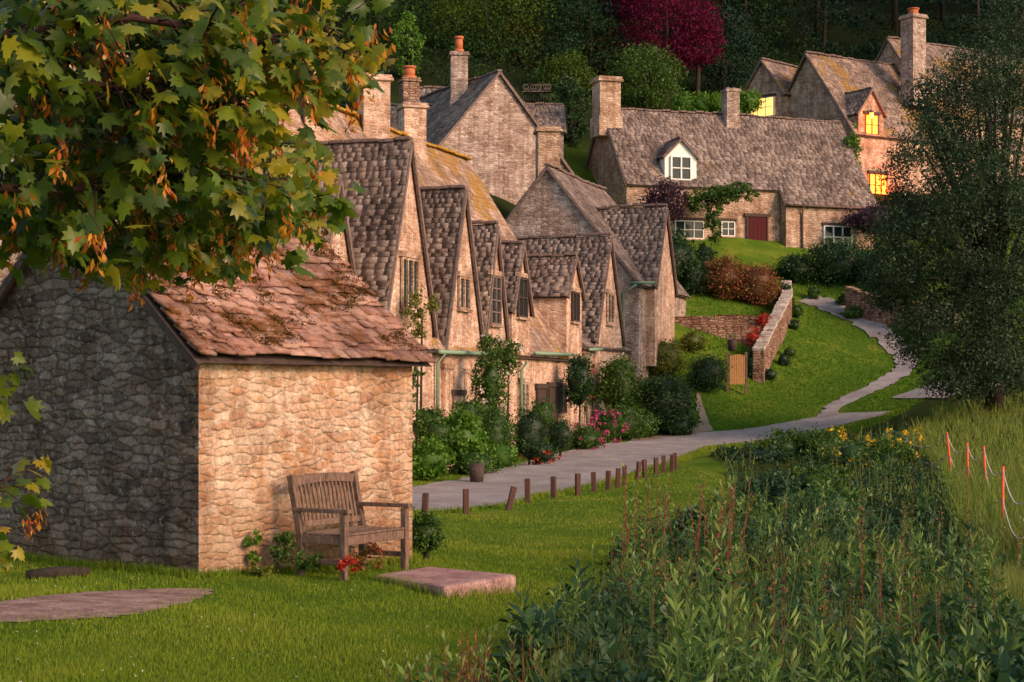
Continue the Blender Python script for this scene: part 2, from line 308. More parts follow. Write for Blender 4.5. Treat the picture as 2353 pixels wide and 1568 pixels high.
def core(name,c,rad,mat,parent=None):
    u=np.linspace(0,math.pi,9); w=np.linspace(0,2*math.pi,13)[:-1]; V=[];F=[]
    for a in u:
        for b_ in w:
            k=rng.uniform(.75,1.1); V.append((c[0]+rad[0]*k*math.sin(a)*math.cos(b_),c[1]+rad[1]*k*math.sin(a)*math.sin(b_),c[2]+rad[2]*k*math.cos(a)))
    for i in range(8):
        for j in range(12): F.append((i*12+j,(i+1)*12+j,(i+1)*12+(j+1)%12,i*12+(j+1)%12))
    arr_mesh(name,V,F,mat,np.zeros(len(F)),parent)
def bush(name,px,py,d,rx,rz,mat,leaf=.09,n=2600,ry=None,flower=None,nf=0,corek=.72,down=True,fit=True):
    e=grp(name); ry=ry or rx*.85
    if d>58 and d<90 and fit:
        dg=G(px,py+rz*.8*FP/d)[1]+ry*.7
        if dg<d: d=dg
    c=S(px,py,d); gz=float(T(c[0],c[1])[0])
    if fit and 58<d<90 and c[2]-rz*.75>gz: c[2]=gz+rz*.75
    per=26; ncl=max(8,n//per); cr=.30*min(rx,rz)
    Pt,r,cc=crown_pts(c,(rx-cr*.6,ry-cr*.6,rz-cr*.6),ncl,per,cr)
    k=max(3,ncl//6); sp_=c+(cc[rng.integers(0,ncl,k)]-c)*rng.uniform(1.1,1.4,(k,1)); Ps=np.repeat(sp_,10,0)+rng.normal(0,cr*.45,(k*10,3)); Pt=np.vstack([Pt,Ps]); r=np.r_[r,rng.uniform(.3,1,k*10)]
    leaves('foliage',Pt,leaf,mat,r,e)
    core('inner_growth',c,(rx*corek,ry*corek,rz*corek),mat,e)
    if down and c[2]-rz*.5>gz: tube('stems',[(c[0],c[1],gz-.1),(c[0]+.05,c[1],c[2])],[.04,.025],M_bark,e)
    if flower:
        Pf,rf,_=crown_pts(c,(rx*1.02,ry*1.02,rz*1.02),nf,9,.05,inner=.9)
        leaves('flowers',Pf,.07,flower,rf,e,aspect=.9)
    return e
def tree(name,x,y,H,R,mat,n=6000,leaf=.3,zc=.55,rzk=.5,conifer=False,parent=None,cr=None,trunk=True):
    e=parent or grp(name); z=float(T(x,y)[0]); per=30
    c=(x,y,z+H*zc); cr=cr or R*.28
    if conifer:
        ncl=n//per; hh=rng.uniform(0,1,ncl)**.8; ang=rng.uniform(0,6.28,ncl); rad=R*(1-hh)*rng.uniform(.55,1,ncl)
        cc=np.stack([x+np.cos(ang)*rad,y+np.sin(ang)*rad,z+H*.03+hh*H*.95],1); v=rv(ncl*per)
        Pt=np.repeat(cc,per,0)+v*np.array([1,1,.35])*cr*rng.uniform(.4,1,(ncl*per,1)); r=.7*np.repeat(rng.uniform(0,1,ncl),per)+.3*rng.uniform(0,1,ncl*per)
    else:
        Pt,r,cc=crown_pts(c,(R,R,H*rzk),n//per,per,cr,inner=.25)
    if trunk:
        tube('trunk',[(x,y,z-.3),(x+.2,y,z+H*.3),(x,y,z+H*.7)],[H*.011,H*.008,H*.003],M_bark,e)
    return e,Pt,r
# ---------------- ground sheet ----------------
wildpx=[(900,1750),(1150,1500),(1420,1345),(1490,1260),(1690,1170),(1665,1085),(1640,1055),(1800,1022),(1985,985)]
wild=[tuple(G(min(a,3000),min(b_,1640))[:2]) for a,b_ in wildpx]
wild=[(0.45,4)]+wild[1:]+[(16,66),(30,60),(30,4)]
def lin(a,b_,s): return np.arange(a,b_,s)
xs=np.concatenate([[-1500,-800,-400,-200,-120,-80],lin(-60,-14,2.),lin(-14,30,.35),lin(30,90,2.),[90,120,200,400,800,1500]])
ys=np.concatenate([[-1500,-800,-300,-100,-50],lin(-28,6,2.),lin(6,95,.4),lin(95,236,2.5),[236,300,500,900,1500]])
XX,YY=np.meshgrid(xs,ys); ZZ=T(XX,YY); ny_,nx_=XX.shape
idx=np.arange(ny_*nx_).reshape(ny_,nx_)
F=np.stack([idx[:-1,:-1],idx[:-1,1:],idx[1:,1:],idx[1:,:-1]],-1).reshape(-1,4)
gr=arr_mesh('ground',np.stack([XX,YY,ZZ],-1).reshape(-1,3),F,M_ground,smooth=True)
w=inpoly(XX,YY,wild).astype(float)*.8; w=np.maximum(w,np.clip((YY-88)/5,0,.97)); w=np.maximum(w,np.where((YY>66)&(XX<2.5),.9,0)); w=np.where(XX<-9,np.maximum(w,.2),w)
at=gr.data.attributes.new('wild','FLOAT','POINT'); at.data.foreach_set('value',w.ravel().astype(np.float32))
def resample(pts,m):
    pts=np.array(pts,float); s=np.r_[0,np.cumsum(np.hypot(*(np.diff(pts[:,:2],axis=0).T)))]; t=np.linspace(0,s[-1],m)
    return np.stack([np.interp(t,s,pts[:,0]),np.interp(t,s,pts[:,1])],1)
def sheet(name,A_,B_,mat,lift=.03,m=90,k=9,wob=.06):
    a=resample(A_,m); b_=resample(B_,m); a=a+rng.normal(0,wob*.5,a.shape); b_=b_+rng.normal(0,wob*.5,b_.shape)
    t=np.linspace(0,1,k)[None,:,None]; Q=a[:,None]*(1-t)+b_[:,None]*t; z=T(Q[...,0],Q[...,1])+lift
    V=np.concatenate([Q,z[...,None]],-1).reshape(-1,3); i=np.arange(m*k).reshape(m,k)
    F=np.stack([i[:-1,:-1],i[:-1,1:],i[1:,1:],i[1:,:-1]],-1).reshape(-1,4)
    arr_mesh(name,V,F,mat,smooth=True); return Q
Gp=lambda L_: [G(*p)[:2] for p in L_]
farE=[(800,1150),(950,1122),(1080,1098),(1180,1072),(1300,1040),(1400,1020),(1500,1004),(1600,996),(1700,990),(1780,978),(1850,963),(1920,950)]
nearE=[(700,1235),(960,1180),(1150,1166),(1250,1141),(1400,1110),(1550,1062),(1650,1028),(1740,1018),(1850,1003),(1970,972),(2060,945)]
fe=Gp(farE); ne=Gp(nearE)
sheet('road',fe,ne,M_road,.035,110,wob=.1)
roadpoly=[tuple(p) for p in fe]+[tuple(p) for p in ne[::-1]]
vfar=Gp([(1450,1010),(1560,990),(1610,975),(1600,930),(1598,905)]); vn=Gp([(1450,1015),(1570,1000),(1640,992),(1625,960),(1606,905)])
sheet('gravel_verge',vfar,vn,M_verge2,.045,30,4)
pathc=Gp([(1850,688),(1900,702),(1950,722),(1995,745),(2040,780),(2078,815),(2084,840),(2060,865),(2010,893),(1960,915),(1915,935),(1900,960)])
pc=resample(pathc,60); tn=np.gradient(pc,axis=0); tn/=np.linalg.norm(tn,axis=1)[:,None]; nn_=np.stack([-tn[:,1],tn[:,0]],1)
wd=np.linspace(.6,.36,60)[:,None]
sheet('footpath',pc+nn_*wd,pc-nn_*wd,M_road,.05,70,4,.14)
pr=resample(Gp([(2110,918),(2160,900),(2210,884),(2290,866),(2400,850)]),30); tn=np.gradient(pr,axis=0); tn/=np.linalg.norm(tn,axis=1)[:,None]; nn_=np.stack([-tn[:,1],tn[:,0]],1)
sheet('lane',pr+nn_*1.5,pr-nn_*1.3,M_road,.05,40,5,.08)
pA=Gp([(-400,1380),(0,1385),(200,1362),(330,1355),(430,1353),(488,1357)]); pB=Gp([(-400,1440),(0,1432),(200,1424),(330,1412),(430,1388),(490,1360)])
sheet('dirt_path',pA,pB,M_path,.008,60,7,.05); dirtpoly=[tuple(p) for p in pA]+[tuple(p) for p in pB[::-1]]
ws=resample(stream,60); tn=np.gradient(ws,axis=0); tn/=np.linalg.norm(tn,axis=1)[:,None]; nn_=np.stack([-tn[:,1],tn[:,0]],1)
V=[];F=[]
for i in range(60):
    for s_ in (-1,1): V.append((ws[i,0]+s_*nn_[i,0]*1.3,ws[i,1]+s_*nn_[i,1]*1.3,-2.27))
for i in range(59): F.append((2*i,2*i+1,2*i+3,2*i+2))
arr_mesh('stream_water',V,F,watermat())
# ---------------- roofs ----------------
def slates(name,E0,E1,R1,R0,mat,parent,exp=.16,wmin=.16,wmax=.42,th=.018,jit=.5):
    E0,E1,R1,R0=[np.asarray(v,float) for v in (E0,E1,R1,R0)]
    nr=np.cross(E1-E0,R0-E0); nr/=np.linalg.norm(nr)
    if nr[2]<0: nr=-nr
    sl=(np.linalg.norm(R0-E0)+np.linalg.norm(R1-E1))/2; rows=max(3,int(sl/exp)); Vs=[];cnt=0;rn=[]
    bil=lambda u,v:(E0*(1-u)+E1*u)*(1-v)+(R0*(1-u)+R1*u)*v
    ph=rng.uniform(0,6); lf=.011*(1+jit) if jit>1 else .005
    for i in range(rows):
        v0=i/rows
        wdt=np.linalg.norm(bil(1,v0)-bil(0,v0))
        x=-rng.uniform(0,wmax); us=[]; rj=rng.normal(0,.12)/rows
        while x<wdt: 
            w_=rng.uniform(wmin,wmax)*(1.25-.5*v0)
            if x+w_>0: us.append((max(x,0)/wdt,min(x+w_-.005,wdt)/wdt)); 
            x+=w_
        for (a,b_) in us:
            if b_-a<=0.0005: continue
            j=rng.normal(0,jit*.12)/rows+rj; va=max(0,v0+j) if i else v0+j*.6; vb=min(1,v0+1.7/rows)
            t0=th*rng.uniform(.6,1.6); l=rng.uniform(0,lf); r_=rng.uniform(0,lf) if jit>1 else l+rng.uniform(-.002,.002)
            s1=.04*math.sin(a*wdt*.9+ph)*math.sin(v0*3.1); s2=.04*math.sin(b_*wdt*.9+ph)*math.sin(v0*3.1)
            p0,p1,p2,p3=bil(a,va)+nr*s1,bil(b_,va)+nr*s2,bil(b_,vb)+nr*s2,bil(a,vb)+nr*s1
            Vs+= [p0+nr*(th*.7+l),p1+nr*(th*.7+r_),p2,p3,p0+nr*(th*.7+t0+l),p1+nr*(th*.7+t0+r_),p2+nr*th,p3+nr*th]
            rn.append(rng.uniform()); cnt+=1
    Fb=np.array(BF)[None]+ (np.arange(cnt)*8)[:,None,None]
    return arr_mesh(name,np.array(Vs),Fb.reshape(-1,4),mat,np.repeat(rn,6),parent)
def gabled(name,o,a,Lg,W,zb,ze,zr,wm,tm,over=.15,vo=.12,exp=.16,e=None,back=True,verge=True,ridgem=None,rs=.22):
    e=e or grp(name); a=np.array([a[0],a[1],0.])/math.hypot(*a[:2]); b_=np.array([-a[1],a[0],0.]); o=np.array([o[0],o[1],0.])
    z=lambda p,h:p+np.array([0,0,h]); c=[o,o+a*Lg,o+a*Lg+b_*W,o+b_*W]; r0=z(o+b_*W/2,zr-.05); r1=z(o+a*Lg+b_*W/2,zr-.05)
    V=[z(p,zb) for p in c]+[z(p,ze-.02) for p in c]+[r0,r1]
    Fc=[(0,1,5,4),(1,2,6,9,5),(2,3,7,6),(3,0,4,8,7)]
    py_mesh('walls',V,Fc,wm,e)
    pit=(zr-ze)/(W/2); dz=over*pit
    def slope(side,nm):
        s=-1 if side==0 else 1
        base=o if side==0 else o+b_*W
        E0=z(base+b_*s*over-a*vo,ze-dz+.04); E1=z(base+b_*s*over+a*(Lg+vo),ze-dz+.04)
        R0=z(o+b_*W/2-a*vo,zr+.04); R1=z(o+b_*W/2+a*(Lg+vo),zr+.04)
        k=np.array([0,0,.06])
        py_mesh('roof_deck',[E0-k,E1-k,R1-k,R0-k],[(0,1,2,3)],M_wooddk,e)
        if side==0 or back: slates(nm,E0,E1,R1,R0,tm,e,exp=exp)
        return E0,E1,R0,R1
    s0=slope(0,'roof_slates'); s1=slope(1,'roof_slates_back')
    Lr=Lg+2*vo; k=max(1,int(Lr/.45)); ph=rng.uniform(0,6)
    for i in range(k):
        p=s0[2]+(s0[3]-s0[2])*i/k; q=s0[2]+(s0[3]-s0[2])*(i+.96)/k; jz=rng.uniform(-.02,.035)+.03*math.sin(i*.3+ph)
        beam('ridge_stone',p+[0,0,.04+jz],q+[0,0,.04+jz+rng.normal(0,.012)],rs*rng.uniform(.9,1.15),.09,ridgem or M_verge,e,bevel=.02)
    if verge:
        up=lambda v:v+np.array([0,0,-.06])
        for E_,R_ in ((s0[0],s0[2]),(s1[0],s1[2]),(s0[1],s0[3]),(s1[1],s1[3])):
            beam('verge',up(E_),up(R_),.07,.1,M_verge,e)
    return e
def window(parent,p,t,nrm,w_,h,nx,ny,fm=None,gm=None,fw=.05,lintel=True,lm=None):
    p,t,nrm=[np.asarray(v,float) for v in (p,t,nrm)]; t=np.array([t[0],t[1],0.]); t/=np.linalg.norm(t); nrm=np.array([nrm[0],nrm[1],0.]); nrm/=np.linalg.norm(nrm)
    fm=fm or M_frame; gm=gm or M_glass; Z=np.array([0,0,1.])
    obox('glass',p-t*w_/2-Z*h/2-nrm*.04,t*w_,nrm*.055,Z*h,gm,parent)
    for i in range(nx+1):
        x=-w_/2+w_*i/nx; ww=fw if i in(0,nx) else fw*.8
        obox('frame',p+t*(x-ww/2)-Z*h/2+nrm*.01,t*ww,nrm*.06,Z*h,fm,parent)
    for i in range(ny+1):
        y=-h/2+h*i/ny; ww=fw if i in(0,ny) else fw*.6
        obox('bar',p-t*w_/2+Z*(y-ww/2)+nrm*.008,t*w_,nrm*.055,Z*ww,fm,parent)
    if lintel:
        obox('lintel',p-t*(w_/2+.12)+Z*(h/2+.03)-nrm*.02,t*(w_+.24),nrm*.11,Z*.14,lm or M_wooddk,parent)
        obox('sill',p-t*(w_/2+.08)-Z*(h/2+.09)-nrm*.02,t*(w_+.16),nrm*.13,Z*.07,M_cot,parent)
def chimney(name,px,ytop,ybase,d,wpx,ang=.32,mat=None,pot=None,pw=.3,dep=1.0):
    e=grp(name); p=S(px,ytop,d); zb=S(px,ybase,d)[2]-1.2; w_=wpx*d/FP; a=np.array([math.cos(ang),math.sin(ang),0]); b_=np.array([-a[1],a[0],0]); Z=np.array([0,0,1.])
    def lay(k,z0,z1,m):
        obox('stack',np.array([p[0],p[1],z0])-a*w_*k/2-b_*w_*k*dep/2,a*w_*k,b_*w_*k*dep,Z*(z1-z0),m,e,bevel=.02)
    m=mat or M_cot; H=p[2]
    lay(.88,zb,H-.2*w_,m); lay(1.06,H-.2*w_,H-.1*w_,m); lay(.98,H-.098*w_,H,m)
    zmid=S(px,ybase,d)[2]; lay(1.0,zb+.01,zmid-.15*w_,m)
    if pot:
        for k,(r0,z0,z1) in enumerate(((pw*.55,H-.03,H+pot*.2),(pw*.42,H+pot*.2,H+pot*.85),(pw*.52,H+pot*.85,H+pot))):
            tube('pot',[(p[0],p[1],z0),(p[0],p[1],z1)],r0,M_pot,e,12)
    else:
        for dx in (-.2,.2):
            q=p+a*w_*dx; tube('flue',[(q[0],q[1],H-.03),(q[0],q[1],H+.1)],w_*.13,M_verge,e,10)
    return e
# ---------------- shed ----------------
u=np.array([.65,.76]); u/=np.linalg.norm(u); sp=np.array([-u[1],u[0]])
A0=np.array([-2.97,16.5]); sh=grp('stone_shed')
def rough_wall(name,o,t,L_,z0,z1f,nrm,mat,amp=.02,res=.05):
    m=int(L_/res)+1; zt=max(z1f(0),z1f(L_),z1f(L_/2)); k=int((zt-z0)/res*1.3)+1
    V=[];uvs=[]
    for i in range(m+1):
        x=L_*i/m
        for j in range(k+1):
            zz=z0+(z1f(x)-z0)*j/k; nz=mn.noise(Vector((x*2.3+o[0]*5,zz*4.5,o[1])))+.6*mn.noise(Vector((x*7+o[0],zz*17,3)))
            ed=min(1,x/.06,(L_-x)/.06)
            dd=nz*amp*max(0,ed)
            V.append((o[0]+t[0]*x+nrm[0]*dd,o[1]+t[1]*x+nrm[1]*dd,zz)); uvs.append((x,zz))
    F=[]
    for i in range(m):
        for j in range(k):
            a=i*(k+1)+j; F.append((a,a+k+1,a+k+2,a+1))
    me=bpy.data.meshes.new(name); me.from_pydata(V,[],F); L=me.uv_layers.new(name='UVMap')
    for p in me.polygons:
        p.use_smooth=True
        for li in p.loop_indices: L.data[li].uv=uvs[me.loops[li].vertex_index]
    me.materials.append(mat); return link(bpy.data.objects.new(name,me),sh)
LW=2.92; GW=3.9; ez=.42; rz_=2.02
pitf=lambda x: ez+(rz_-ez)*(1-abs(x-GW/2)/(GW/2))
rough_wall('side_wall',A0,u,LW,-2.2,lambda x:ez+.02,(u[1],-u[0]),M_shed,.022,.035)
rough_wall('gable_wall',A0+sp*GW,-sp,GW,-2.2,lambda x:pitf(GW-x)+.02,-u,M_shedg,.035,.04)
rough_wall('far_gable',A0+u*LW,sp,GW,-2.2,lambda x:pitf(x)+.02,u,M_shed,.02,.15)
rough_wall('back_wall',A0+u*LW+sp*GW,-u,LW,-2.2,lambda x:ez+.02,sp,M_shed,.02,.15)
z3=lambda p,h:np.array([p[0],p[1],h])
pt=(rz_-ez)/(GW/2)
for s_,base in ((-1,A0),(1,A0+sp*GW)):
    ov=.16
    E0=z3(base+sp*s_*ov-u*.14,ez-ov*pt+.05); E1=z3(base+sp*s_*ov+u*(LW+.14),ez-ov*pt+.05)
    R0=z3(A0+sp*GW/2-u*.14,rz_+.05); R1=z3(A0+sp*GW/2+u*(LW+.14),rz_+.05)
    py_mesh('roof_deck',[E0-[0,0,.05],E1-[0,0,.05],R1-[0,0,.05],R0-[0,0,.05]],[(0,1,2,3)],M_wooddk,sh)
    slates('roof_slates',E0,E1,R1,R0,M_t_shed,sh,exp=.125,wmin=.09,wmax=.27,th=.026,jit=2.4)
    beam('verge_board',E0-[0,0,.09],R0-[0,0,.09],.05,.08,M_wooddk,sh)
    m=1100; uu=rng.uniform(0,1,m); vv=rng.uniform(.05,1,m); q=(E0*(1-uu[:,None])+E1*uu[:,None])*(1-vv[:,None])+(R0*(1-uu[:,None])+R1*uu[:,None])*vv[:,None]
    kk=patch(q[:,0]*3,q[:,2]*3,1.4)*.6+.4*patch(q[:,0]*9,q[:,2]*9,1.4)>.56; q=q[kk]; Pm=np.repeat(q,22,0)+rng.normal(0,.03,(len(q)*22,3))*[1,1,.5]+[0,0,.055]
    leaves('moss',Pm,.022,L_mossc,rng.uniform(0,1,len(Pm)),sh,aspect=.8)
for i in range(8):
    p=A0+sp*GW/2+u*(-.14+i*.4); q=p+u*.38; beam('ridge_stone',z3(p,rz_+.1),z3(q,rz_+.1),.22,.09,M_verge,sh,bevel=.02)
# ---------------- cottage row ----------------
K=1.08; F0=np.array([-3.01,40.]); r=np.array([.305,.952]); nrm=np.array([.952,-.305])
def Fr(s,off=0): return K*(F0+s*r+off*nrm)
row=grp('terraced_cottage')
gabled('main',Fr(-9),r,K*26.4,K*8,-4,K*1.25,K*7.7,M_row,M_t_main,e=row,ridgem=M_moss,exp=.18,rs=.34)
row2=grp('terraced_cottage')
gabled('main2',Fr(17.45),r,K*6.2,K*7.4,-4,K*1.6,K*5.1,M_row,M_t_wing,e=row2)
gabled('end',Fr(23.5,.4),r,K*8,K*6.8,-4,K*4.0,K*8.24,M_grey,M_t_cot,e=row2)
def wing(par,s0,s1,zs,za,proj=.08,Lb=4,wm=None,tm=None,over=.12):
    gabled('wing',Fr(s1,proj),-nrm,K*(Lb+proj),K*(s1-s0),-3.5 if zs<2.5 else K*1.0,K*zs,K*za,wm or M_row,tm or M_t_wing,e=par,over=over,vo=.1,exp=.15)
def wwin(par,s,z0,z1,w_,proj=.1,nx=2,ny=1,fm=M_cot,gm=None,lintel=True):
    p=Fr(s,proj); window(par,(p[0],p[1],K*(z0+z1)/2),r,nrm,w_,K*(z1-z0),nx,ny,fm,gm,.07,lintel,M_cot)
for a in ((row,-6.9,-4.6,1.6,4.6),(row,-3.9,-1.6,1.7,4.65),(row,-.1,3.15,1.7,6.0),(row,4.0,6.9,1.35,5.3),(row,7.05,9.1,1.45,4.6),(row,9.6,11.3,2.5,4.3),(row,15.2,17.0,3.15,4.36),(row2,18.7,22.3,1.9,5.34)):
    wing(*a)
wing(row2,24.5,27.8,4.0,6.9,proj=.75)
wwin(row,1.5,2.0,3.2,1.1,nx=3); wwin(row,5.4,2.2,3.0,.8); wwin(row,8.0,1.9,3.2,.9,nx=2,ny=4,fm=M_verge); wwin(row,10.45,2.2,3.3,.9,nx=2,ny=2,fm=M_wooddk); wwin(row,16.1,2.3,3.2,.8,fm=M_wooddk); wwin(row2,20.5,2.4,3.4,.9)
wwin(row,4.4,-.9,.6,.7,.03); wwin(row,6.0,-.6,.5,.9,.03); wwin(row,10.9,-.9,.3,.7,.03); wwin(row,14.8,-.6,.3,.9,.03,fm=M_wooddk); wwin(row2,19,-.5,.5,.9,.03)
def door(par,p,t,nr,w_,h,m):
    t=np.array([*t,0.]); nr=np.array([*nr,0.]); Z=np.array([0,0,1.]); p=np.array(p,float)
    obox('door',p-t*w_/2,t*w_,nr*.05,Z*h,m,par)
    for i in range(1,5): obox('door_groove',p-t*w_/2+t*(w_*i/5-.006)+nr*.05,t*.012,nr*.004,Z*h,M_wooddk,par)
    for s_ in (-1,1): obox('jamb',p+t*s_*(w_/2+.04)-t*.04,t*.08,nr*.08,Z*h,M_wooddk,par)
    obox('lintel',p-t*(w_/2+.18)+Z*h,t*(w_+.36),nr*.1,Z*.16,M_wooddk,par)
for s_,zb in ((5.1,-1.9),(12.6,-1.7),(13.8,-1.65)):
    q=Fr(s_,.02); door(row,(q[0],q[1],zb*K),r,nrm,.85,2.0,M_wooddk)
for s0,s1,z0 in ((3.1,7.2,1.05),(11.2,15.3,1.2),(17.2,18.8,1.45)):
    a=Fr(s0,.28); b_=Fr(s1,.28); tube('gutter',[(a[0],a[1],K*z0-.02),(b_[0],b_[1],K*z0+.02)],.06,M_greenp,row)
for s_,z1,z0,pj in ((3.5,1.0,-1.9,.1),(10.4,.9,-1.7,.12),(17.6,1.3,-1.5,.1)):
    a=Fr(s_,pj); g0=Fr(s_,.28); tube('downpipe',[(g0[0],g0[1],K*z1),(a[0],a[1],K*z1-.25),(a[0],a[1],K*z0)],.05,M_greenp,row)
q0=Fr(23.42,-.15); q1=Fr(23.3,.35); tube('downpipe',[(q1[0],q1[1],K*3.9),(q0[0],q0[1],K*3.6),(q0[0],q0[1],K*1.9),(q0[0]-.1,q0[1],K*1.7),(q0[0]-.1,q0[1],-1.3)],.06,M_greenp,row2)
tube('gutter',[(*(Fr(23.3,.1)),K*3.95),(*(Fr(23.3,1.0)),K*3.95)],.06,M_greenp,row2)
chimney('stone_chimney',725,150,310,48,72,mat=M_row); chimney('stone_chimney',660,140,260,46,50,mat=M_row)
chimney('stone_chimney',858,176,315,53,72,mat=M_row); chimney('stone_chimney',947,240,350,57,60,mat=M_row)
chimney('brick_chimney',940,182,235,70,44,mat=M_dry,pot=.5,pw=.55)
# ---------------- big gable house ----------------
bg=grp('gabled_stone_house'); a_=np.array([-.47,.88])
gabled('bg',(2.92,79.9),a_,9,8,5,9.8,14.4,M_grey,M_t_wing,e=bg,over=.2,vo=.15,exp=.2)
gabled('annex',S(1195,0,88)[:2],(1,.05),2.2,3.4,6,S(0,300,88)[2],S(0,243,90)[2],M_grey,M_t_cot,e=bg,exp=.2)
gabled('annex',S(880,0,80)[:2],(1,.02),3.6,5,6,S(0,345,80)[2],S(0,245,82.5)[2],M_grey,M_t_wing,e=bg,exp=.2)
gabled('annex',S(940,0,86)[:2],(1,.1),3.5,5,6,S(0,290,86)[2],S(0,200,88)[2],M_grey,M_t_wing,e=bg,exp=.2)
chimney('stone_chimney',1054,122,225,80,44,.1,mat=M_grey,pot=.75,pw=.42)
chimney('stone_chimney',1258,295,420,74.5,58,.1)
# ---------------- right cottage ----------------
rc=grp('stone_cottage'); ra=np.array([.95,.31]); ra/=np.linalg.norm(ra); rb=np.array([-ra[1],ra[0]]); rn_=-rb; ro=np.array([5.6,85.])
gabled('rc',ro,ra,8.3,6.5,5,10.35,14.4,M_cot,M_t_cot,e=rc,exp=.2)
gabled('rc2',ro+ra*8.32-rb*.6,ra,5.0,7.7,5,9.6,14.36,M_cot,M_t_cot,e=rc,exp=.2)
chimney('stone_chimney',1393,180,262,87.8,58,.31,mat=M_cot); chimney('stone_chimney',1678,206,270,90,36,.31,mat=M_grey)
def onf(t,off=0): return ro+ra*t+rn_*off
dp=onf(2.95,-.2); dm=grp('dormer_window'); dm.parent=rc
gabled('dm',dp+ra*.85,rb,2.4,1.7,10.0,11.75,12.6,M_frame,M_t_cot,e=dm,over=.12,vo=.12,exp=.15)
window(dm,(*(onf(2.95,-.17)),11.15),ra,rn_,1.05,1.15,2,2,fw=.09,lintel=False)
q=onf(7.0,.02); door(rc,(q[0],q[1],6.9),ra,rn_,1.05,1.95,M_red)
window(rc,(*onf(3.3,.02),8.1),ra,rn_,1.5,.85,3,2); 
window(rc,(*onf(11.2,.62),7.9),ra,rn_,1.55,1.1,3,2,fw=.08)
window(rc,(*onf(5.4,.02),8.2),ra,rn_,.7,.7,2,2)
tube('downpipe',[(*onf(9.2,.8),9.35),(*onf(9.2,.68),9.0),(*onf(9.2,.68),6.8)],.05,M_wood,rc); tube('gutter',[(*onf(8.3,.85),9.4),(*onf(13.2,.85),9.4)],.05,M_wood,rc)
tx=bpy.data.curves.new('house_number','FONT'); tx.body='11'; tx.size=.28; tx.extrude=.01; to=bpy.data.objects.new('house_number',tx); link(to,rc); to.data.materials.append(M_wooddk)
q=onf(7.85,.05); to.location=(q[0],q[1],8.25); to.rotation_euler=(math.pi/2,0,math.atan2(ra[1],ra[0]))
# ---------------- top right house ----------------
tr=grp('hillside_stone_house'); ta=np.array([.85,.53]); ta/=np.linalg.norm(ta); tb=np.array([-ta[1],ta[0]]); tn_=-tb; to_=np.array([19.1,96.6])
gabled('tr',to_,ta,13,8,6,14.5,19.5,M_cot,M_t_top,e=tr,exp=.22,vo=.2)
gabled('tr2',(24.6,100.6),ta,12,8,8,16.2,21.2,M_cot,M_t_top,e=tr,exp=.22)
gabled('tr3',(15.75,100.9),(.7,.71),5,3,11,17.5,19.5,M_cot,M_t_top,e=tr,exp=.22,vo=.2)
chimney('stone_chimney',2098,36,200,101,46,.55,mat=M_grey,pot=.4,pw=.7)
fa=np.array([.7,.71])/math.hypot(.7,.71); fb=np.array([-fa[1],fa[0]]); q=np.array([15.75,100.9])+fb*1.5-fa*.03
window(tr,(*q,16.75),fb,-fa,1.7,1.1,3,2,gm=M_lit,fw=.07)
q=to_+ta*1.1+tn_*.02; gabled('trd',q+ta*.95,tb,3,1.9,13.5,15.7,17.0,M_cot,M_t_top,e=tr,exp=.18)
window(tr,(*(q+tn_*.03),15.0),ta,tn_,.95,1.1,2,2,gm=M_lit2,fm=M_wooddk,fw=.05); window(tr,(*(to_+ta*1.6+tn_*.03),11.65),ta,tn_,1.3,1.25,3,2,gm=M_lit2,fm=M_wooddk,fw=.05)
lan=grp('wall_lantern'); lp=q-ta*.3+tn_*.35
tube('bracket',[(*(q-ta*.3),15.75),(lp[0],lp[1],15.75)],.02,M_wooddk,lan); tube('lamp_glass',[(lp[0],lp[1],15.3),(lp[0],lp[1],15.6)],[.09,.13],M_lit,lan); tube('lamp_cap',[(lp[0],lp[1],15.6),(lp[0],lp[1],15.74)],[.16,.03],M_wooddk,lan)
for pos,en in (((lp[0]+.2,lp[1]-.6,15.1),120),((*(to_+ta*2.1+tn_*.9),11.4),240)):
    l=bpy.data.lights.new('lantern_light','POINT'); l.energy=en; l.color=(1,.12,.02); l.shadow_soft_size=.15; lo=bpy.data.objects.new('lantern_light',l); link(lo,lan); lo.location=pos  # second lamp is an added red fill before the lower window, no lantern there
# ---------------- garden walls, gate ----------------
def wallrun(name,pts,h,th,mat,capm=None):
    e=grp(name)
    for i in range(len(pts)-1):
        p=np.array(pts[i],float); q=np.array(pts[i+1],float); d=q-p; s=np.array([-d[1],d[0],0]); s=s/np.linalg.norm(s)*th/2
        V=[p-s-[0,0,1.4],q-s-[0,0,1.4],q+s-[0,0,1.4],p+s-[0,0,1.4],p-s+[0,0,h],q-s+[0,0,h],q+s+[0,0,h],p+s+[0,0,h]]
        py_mesh('wall_body',V,BF,mat,e)
        Ld=np.linalg.norm(d); m=int(Ld/.35)+1
        for k in range(m):
            a=p+d*k/m+[0,0,h+.04]; b2=p+d*(k+.94)/m+[0,0,h+.04+rng.normal(0,.02)]; beam('coping',a,b2,th*rng.uniform(1,1.2),rng.uniform(.07,.15),capm or mat,e,bevel=.02)
    return e
M_cope=stone('coping_pale',[(.45,.4,.36),(.6,.55,.5),(.5,.43,.38)],4,4,(.3,.25,.2),.5,(.4,.25,.1),.2,.3,.4,.3)
wallrun('garden_wall',[S(1500,750,73.5),S(1640,752,73.5),S(1755,752,73.5)],.35,.4,M_dry,M_dry)
wallrun('garden_wall',[S(1500,790,73.3),S(1755,792,73.3)],.7,.3,M_dry,M_dry)
wallrun('boundary_wall',[S(1742,835,70.2),S(1765,790,72.5),S(1790,740,75.5),S(1808,705,79),S(1806,672,82)],.5,.45,M_dry,M_cope)
wallrun('drystone_wall',[G(1950,715),G(2000,735),G(2080,752),G(2200,762)],1.05,.4,M_dry,M_dry)
